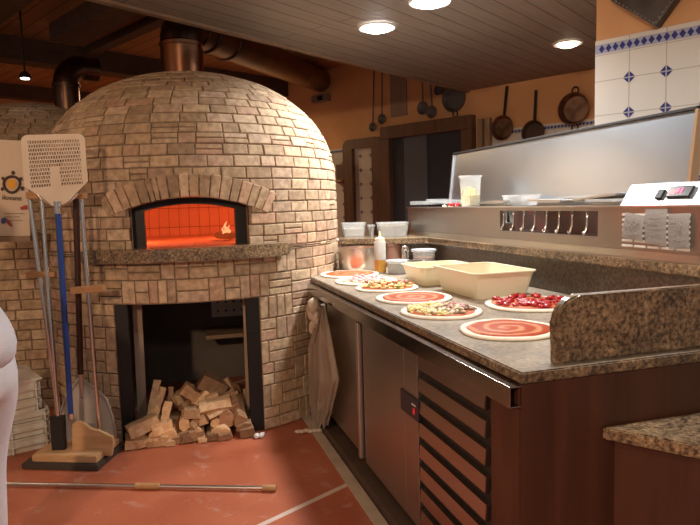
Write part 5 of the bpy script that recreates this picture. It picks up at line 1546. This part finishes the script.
single('crate_lid', bm, PLASW, 'flat white plastic lid on the topmost dough crate', 'lid')

# poster board on the left, leaning on the brickwork
PY = 3.55
pq = [aty(-12, 139, PY), aty(27, 141, PY), aty(30, 236, PY), aty(-10, 236, PY)]
pst = thing('poster', 'beige poster with sun-shaped logo and lettering at the left edge behind the peel', 'poster', (pq[2]+pq[3])/2)
bm = NB(); extr(bm, pq, V((0, .012, 0))); part('board', bm, mat('poster_paper', (.60, .49, .38), .7, c2=(.56, .46, .36), scale=4), pst)
def pp(px, py, o_=.003): return aty(px, py, PY-o_)
INKB = mat('poster_dark_ink', (.06, .03, .022), .7); YOL = mat('poster_yolk', (.70, .34, .03), .6)
bm = NB(); n = 28
tube(bm, [pp(11.8+8*cos(2*pi*i/n)*(1-.12*sin(2*pi*i/n)), 184.5+8.0*sin(2*pi*i/n)) for i in range(n)], .0075, 6, closed=True)
for x, y, rx in ((13, 172.8, 1.9), (3, 178.5, 1.7), (20.8, 179, 1.8), (22.3, 188.5, 2.0), (2.2, 189, 1.7)):
    bm.faces.new([bm.verts.new(pp(x+rx*cos(2*pi*i/12), y+rx*1.1*sin(2*pi*i/12), .004)) for i in range(12)])
part('logo_outline', bm, INKB, pst)
bm = NB(); bm.faces.new([bm.verts.new(pp(11.5+4.6*cos(2*pi*i/24)*(1-.15*sin(2*pi*i/24)), 184.2+5.2*sin(2*pi*i/24), .004)) for i in range(24)])
part('logo_yolk', bm, YOL, pst)
tcv = bpy.data.curves.new('lettering', 'FONT'); tcv.body = 'ilovane'; tcv.size = .040; tcv.extrude = .0008; tcv.align_x = 'CENTER'
to = bpy.data.objects.new('tmp_text', tcv); col.objects.link(to)
bpy.context.view_layer.update()
me = bpy.data.meshes.new_from_object(to.evaluated_get(bpy.context.evaluated_depsgraph_get()))
bpy.data.objects.remove(to)
to = bpy.data.objects.new('lettering', me); col.objects.link(to); me.materials.clear(); me.materials.append(INKB)
tp = pp(11.8, 200, .004); ex2 = (pq[1]-pq[0]).normalized(); ez2 = (pq[0]-pq[3]).normalized()
mt_ = M.Identity(4)
nn2 = ex2.cross(ez2)
for i in range(3): mt_[i][0], mt_[i][1], mt_[i][2], mt_[i][3] = ex2[i], ez2[i], nn2[i], tp[i]
me.transform(mt_); me.transform(M.Translation(-root_loc(pst))); to.parent = pst
bm = NB()
for k, wd in enumerate((22, 18, 20)): extr(bm, [pp(4, 213+k*3.4), pp(4+wd-2, 213+k*3.4), pp(4+wd-2, 213.9+k*3.4), pp(4, 213.9+k*3.4)], V((0, .002, 0)))
part('small_print', bm, mat('faint_print', (.36, .27, .2), .8), pst)
bm = NB(); bm.faces.new([bm.verts.new(pp(*q, .004)) for q in ((1, 219), (4, 217.5), (7, 218.5), (6, 222), (3, 224), (1, 223))]); part('blue_mark', bm, mat('poster_blue', (.05, .06, .22), .7), pst)
bm = NB(); bm.faces.new([bm.verts.new(pp(*q, .0045)) for q in ((6, 219), (8.5, 220), (12, 225.5), (10, 226.5), (7, 223.5))]); bm.faces.new([bm.verts.new(pp(*q, .004)) for q in ((20, 207.5), (24, 205.5), (27, 205), (28, 209), (25, 209.5), (21, 210))]); part('red_mark', bm, mat('poster_red', (.34, .05, .045), .7), pst)
bm = NB(); p = aty(9, 238, PY); box(bm, V((p.x-.02, PY+.25, p.z-.03)), (.5, .6, .04), mi=0)
shp = [pq[3]+V((-.05, 0, -.005)), pq[2]+V((.02, 0, -.005))]
bm.free(); bm = NB()
hexa(bm, [V((shp[0].x, PY-.04, shp[0].z-.03)), V((shp[1].x, PY-.04, shp[0].z-.03)), V((shp[1].x, PY+.95, shp[0].z-.03)), V((shp[0].x, PY+.95, shp[0].z-.03)), V((shp[0].x, PY-.04, shp[0].z)), V((shp[1].x, PY-.04, shp[0].z)), V((shp[1].x, PY+.95, shp[0].z)), V((shp[0].x, PY+.95, shp[0].z))])
single('brick_ledge', bm, mat('ledge_stone', (.22, .155, .10), .8), 'stone ledge at left that the beige poster stands on', 'ledge')
# curved brick wall joining the ovens under the ledge
bm = NB(); lay = bm.loops.layers.float_color.new('Col')
wl0 = V((-3.3, 3.75, 0)); wl1 = V((-1.95, 4.25, 0)); wdv = (wl1-wl0); wlen = wdv.length; wdv.normalize(); wno = V((wdv.y, -wdv.x, 0))
def SW(a_, v_, off): return wl0+wdv*a_+zz*v_+wno*(off-.10*(1-((2*a_/wlen)-1)**2)+.05)
v = 0
LEDZ = shp[0].z-.032
while v < LEDZ:
    a_ = -random.uniform(0, .1)
    while a_ < wlen:
        wd = random.choice((.16, .18, .09, .14)); v1 = min(v+.07, LEDZ)
        patch(bm, lay, SW, a_+.004, a_+wd-.004, v+.004, v1-.004, .009, bcol(), .004, 1); a_ += wd
    v += .07
n = 12; A_ = [bm.verts.new(SW(wlen*i/n, 0, 0)) for i in range(n+1)]; B_ = [bm.verts.new(SW(wlen*i/n, LEDZ, 0)) for i in range(n+1)]
for i in range(n):
    f = bm.faces.new((A_[i], A_[i+1], B_[i+1], B_[i])); f.material_index = 1
o = single('brick_wall', bm, [BRICK, MORT], 'low brick wall running left from the big oven under the ledge', 'wall')

# ------------------------------------------------------------------ person at the left edge
def skinmesh(name, verts, edges, radii, mt, parent, root=0, sub=2):
    me = bpy.data.meshes.new(name); base = root_loc(parent)
    me.from_pydata([V(v)-base for v in verts], edges, []); me.materials.append(mt)
    o = bpy.data.objects.new(name, me); col.objects.link(o); o.parent = parent
    sk_ = o.modifiers.new('skin', 'SKIN')
    sk_.use_smooth_shade = True
    if not me.skin_vertices: me.skin_vertices.new()
    for i, r in enumerate(radii):
        d = me.skin_vertices[0].data[i]; d.radius = r if isinstance(r, tuple) else (r, r); d.use_root = (i == root)
    sb_ = o.modifiers.new('sub', 'SUBSURF'); sb_.levels = sub; sb_.render_levels = sub
    return o
PX, PYY = -1.315, 2.10
def B(x, y, z): return (PX+x, PYY+y, z-.02*min(1, z/.8))
person = thing('person', 'person in white shirt and white trousers cut off at the left edge, leaning away', 'person', (PX, PYY, 0))
SKIN = mat('skin_tone', (.55, .33, .24), .5, sss=.1)
verts = [B(0, 0, .90), B(-.10, 0, 1.06), B(-.23, 0, 1.22), B(-.33, 0, 1.34), B(-.42, 0, 1.42), B(-.47, 0, 1.50), B(-.53, 0, 1.60),   # pelvis..head
         B(-.33, -.19, 1.33), B(-.40, -.23, 1.08), B(-.56, -.19, .94), B(-.33, .19, 1.33), B(-.42, .23, 1.08), B(-.58, .18, .96),
         B(-.02, -.09, .84), B(-.03, -.10, .48), B(-.06, -.11, .10), B(-.02, .09, .84), B(-.07, .10, .48), B(-.09, .12, .10), B(-.19, -.12, .05), B(-.22, .13, .05)]
edges = [(0, 1), (1, 2), (2, 3), (3, 4), (4, 5), (5, 6), (3, 7), (7, 8), (8, 9), (3, 10), (10, 11), (11, 12), (0, 13), (13, 14), (14, 15), (0, 16), (16, 17), (17, 18), (15, 19), (18, 20)]
rad = [(.085, .075), (.10, .085), (.13, .095), (.13, .09), .055, .075, .09, .055, .042, .028, .055, .042, .028, .065, .055, .042, .065, .055, .042, .035, .035]
skinmesh('body', verts, edges, rad, SKIN, person)
skinmesh('trousers', [B(-.055, 0, .99), B(-.01, 0, .88), B(.0, -.09, .78), B(-.03, -.10, .48), B(-.06, -.11, .09), B(.0, .09, .78), B(-.07, .10, .48), B(-.09, .12, .09)],
         [(0, 1), (1, 2), (2, 3), (3, 4), (1, 5), (5, 6), (6, 7)], [(.14, .13), (.155, .14), .105, .085, .075, .105, .085, .075], CLOTHW, person)
skinmesh('shirt', [B(.015, 0, .80), B(-.005, 0, .97), B(-.23, 0, 1.20), B(-.33, 0, 1.34), B(-.34, -.20, 1.32), B(-.375, -.22, 1.17), B(-.34, .20, 1.32), B(-.385, .22, 1.17)],
         [(0, 1), (1, 2), (2, 3), (3, 4), (4, 5), (3, 6), (6, 7)], [(.172, .158), (.160, .145), (.165, .13), (.15, .115), .072, .066, .072, .066], mat('white_shirt', (.70, .69, .73), .9, bump=.2, bscale=150), person)
for s_, ax_, ay_ in ((-1, -.56, -.19), (1, -.58, .18)):
    az_ = .94 if s_ < 0 else .96
    vs, es, rs = [B(ax_, ay_, az_), B(ax_-.045, ay_, az_-.03), B(ax_-.09, ay_, az_-.055)], [(0, 1), (1, 2)], [(.024, .02), (.036, .02), (.032, .017)]
    for f_i, (dy, l_) in enumerate(((-.030, .060), (-.011, .070), (.009, .066), (.028, .052))):
        b_ = len(vs); x_, z_ = ax_-.085, az_-.05
        vs += [B(x_, ay_+dy, z_), B(x_-l_*.5, ay_+dy*1.1, z_-l_*.35), B(x_-l_*.8, ay_+dy*1.1, z_-l_*.8)]
        es += [(2, b_), (b_, b_+1), (b_+1, b_+2)]; rs += [.0095, .0088, .0075]
    b_ = len(vs); vs += [B(ax_-.05, ay_-s_*.035, az_-.035), B(ax_-.085, ay_-s_*.05, az_-.075)]; es += [(1, b_), (b_, b_+1)]; rs += [.011, .009]
    skinmesh('hand', vs, es, rs, SKIN, person)
bm = NB(); hc = V(B(-.55, 0, 1.63))
blob(bm, hc+V((.02, 0, .015)), .105, 9, 1, .88, .92, .003); part('hair', bm, mat('dark_hair', (.03, .02, .015), .7), person, 'all')
for dy in (-.03, .03):
    bm = NB(); blob(bm, V(B(-.622, dy, 1.605)), .012, 9); part('eye', bm, mat('eye_white', (.75, .73, .7), .3), person, 'all')
bm = NB(); tube(bm, [V(B(-.615, 0, 1.61)), V(B(-.645, 0, 1.575)), V(B(-.622, 0, 1.565))], [.008, .014, .010], 8); part('nose', bm, SKIN, person, 'all')
bm = NB(); tube(bm, [V(B(-.60, -.025, 1.535)), V(B(-.612, 0, 1.535)), V(B(-.60, .025, 1.535))], .006, 8); part('mouth', bm, mat('lip_tone', (.45, .2, .17), .5), person, 'all')
for s_, yy in ((-1, -.115), (1, .125)):
    bm = NB(); blob(bm, V(B(-.14 if s_ < 0 else -.17, yy, .05)), .055, 9, 2.3, .85, .85); 
    for v_ in bm.verts: v_.co.z = max(v_.co.z, .002)
    part('shoe', bm, mat('white_clog', (.6, .58, .56), .5), person, 'all')

# ------------------------------------------------------------------ lamps
def downlight(p, r, label, colr, watts, es, grp=None, spread=150):
    t = thing('ceiling_light', label, 'ceiling light', p)
    bm = NB(); lathe(bm, V(p), [(r, -.004), (r+.022, -.012), (r+.03, -.001), (r+.03, .0)], 32, cap0=False, cap1=False); part('bezel', bm, mat('lamp_bezel', (.7, .68, .64), .4), t, True)
    bm = NB(); lathe(bm, V(p)-zz*.006, [(.001, -.03), (r*.5, -.026), (r*.85, -.015), (r, 0)], 28, cap0=False, cap1=False)
    part('lamp_glass', bm, mat('lamp_%s' % label[:14], (.9, .9, .9), .5, emit=colr, es=es), t, True)
    L = bpy.data.lights.new('ceiling_lamp', 'AREA'); L.shape = 'DISK'; L.size = r*2; L.energy = watts; L.color = colr; L.spread = R_(spread)
    o = bpy.data.objects.new('ceiling_lamp', L); col.objects.link(o); o.location = (p[0], p[1], p[2]-.045)
    o.parent = None
    return o
l1, l2, l3 = onz(377, 27, CEIL-.004), onz(430, 1, CEIL-.004), onz(568, 43, CEIL-.004)
downlight(l1, .10, 'bright white ceiling spot over the worktop, farther of the two glaring ones', (1, .98, .95), 25, 30)
downlight(l2, .10, 'nearer glaring white ceiling spot, cut by the top edge of the picture', (1, .98, .95), 36, 30)
downlight(l3, .085, 'small warm ceiling spot near the tiled column', (1, .82, .60), 10, 8)
# lamps outside the picture, some added only as fill light
def lamp(name, loc, watts, colr, size, tgt=None, spread=170):
    L = bpy.data.lights.new(name, 'AREA'); L.shape = 'DISK'; L.size = size; L.energy = watts; L.color = colr; L.spread = R_(spread)
    o = bpy.data.objects.new(name, L); col.objects.link(o); o.location = loc
    if tgt:
        d = V(tgt)-V(loc); o.rotation_euler = d.to_track_quat('-Z', 'Y').to_euler()
lamp('ceiling_lamp_behind', (-1.3, -1.6, 2.50), 70, (1, .67, .41), .16, (-1.3, 3.5, .9))
lamp('ceiling_lamp_prep', (1.0, 1.9, 2.50), 22, (1, .95, .88), .14)
lamp('room_fill_light', (.2, -.6, 2.50), 24, (1, .88, .76), .5)  # unseen fill, added to brighten the near right counter
L = bpy.data.lights.new('left_fill_light', 'POINT'); L.energy = 26; L.color = (1, .68, .42); L.shadow_soft_size = .12  # unseen point light, added to lift the dark beams and left bricks
o = bpy.data.objects.new('left_fill_light', L); col.objects.link(o); o.location = (-3.0, 2.6, 2.15)
lamp('back_fill_light', (-2.2, 8.4, 2.85), 40, (1, .66, .36), .3)  # unseen fill, added to brighten the back wall and upper left
# small far lamp at upper left
fl = aty(25, 78, 5.5)
t = thing('far_ceiling_lamp', 'tiny white lamp glowing far behind under the beams at upper left', 'lamp', fl)
bm = NB(); lathe(bm, fl, [(.001, -.012), (.034, -.01), (.038, .0)], 20, cap0=False, cap1=False); part('lamp_glass', bm, mat('far_lamp_glow', (.9, .9, .9), .5, emit=(1, .95, .85), es=5), t, True)
bm = NB(); lathe(bm, fl, [(.038, -.002), (.05, .0), (.04, .035), (.008, .06), (.008, 3.155-fl.z)], 20, cap0=False, cap1=False); part('shade', bm, DARKM, t, True)
# fire light in the oven
L = bpy.data.lights.new('fire_light', 'POINT'); L.energy = 13; L.color = (1, .16, .05); L.shadow_soft_size = .08
o = bpy.data.objects.new('fire_light', L); col.objects.link(o); o.location = OV(.42, .05, 1.34)
L = bpy.data.lights.new('ember_light', 'POINT'); L.energy = 7; L.color = (1, .16, .05); L.shadow_soft_size = .06
o = bpy.data.objects.new('ember_light', L); col.objects.link(o); o.location = OV(-.40, .25, 1.30)

wd_ = bpy.data.worlds.new('world'); sc.world = wd_; wd_.use_nodes = True
wd_.node_tree.nodes['Background'].inputs[0].default_value = (1, .88, .80, 1)
wd_.node_tree.nodes['Background'].inputs[1].default_value = .22
sc.view_settings.view_transform = 'Standard'; sc.view_settings.look = 'None'; sc.view_settings.exposure = 0; sc.view_settings.gamma = 1
sc.view_settings.use_curve_mapping = False
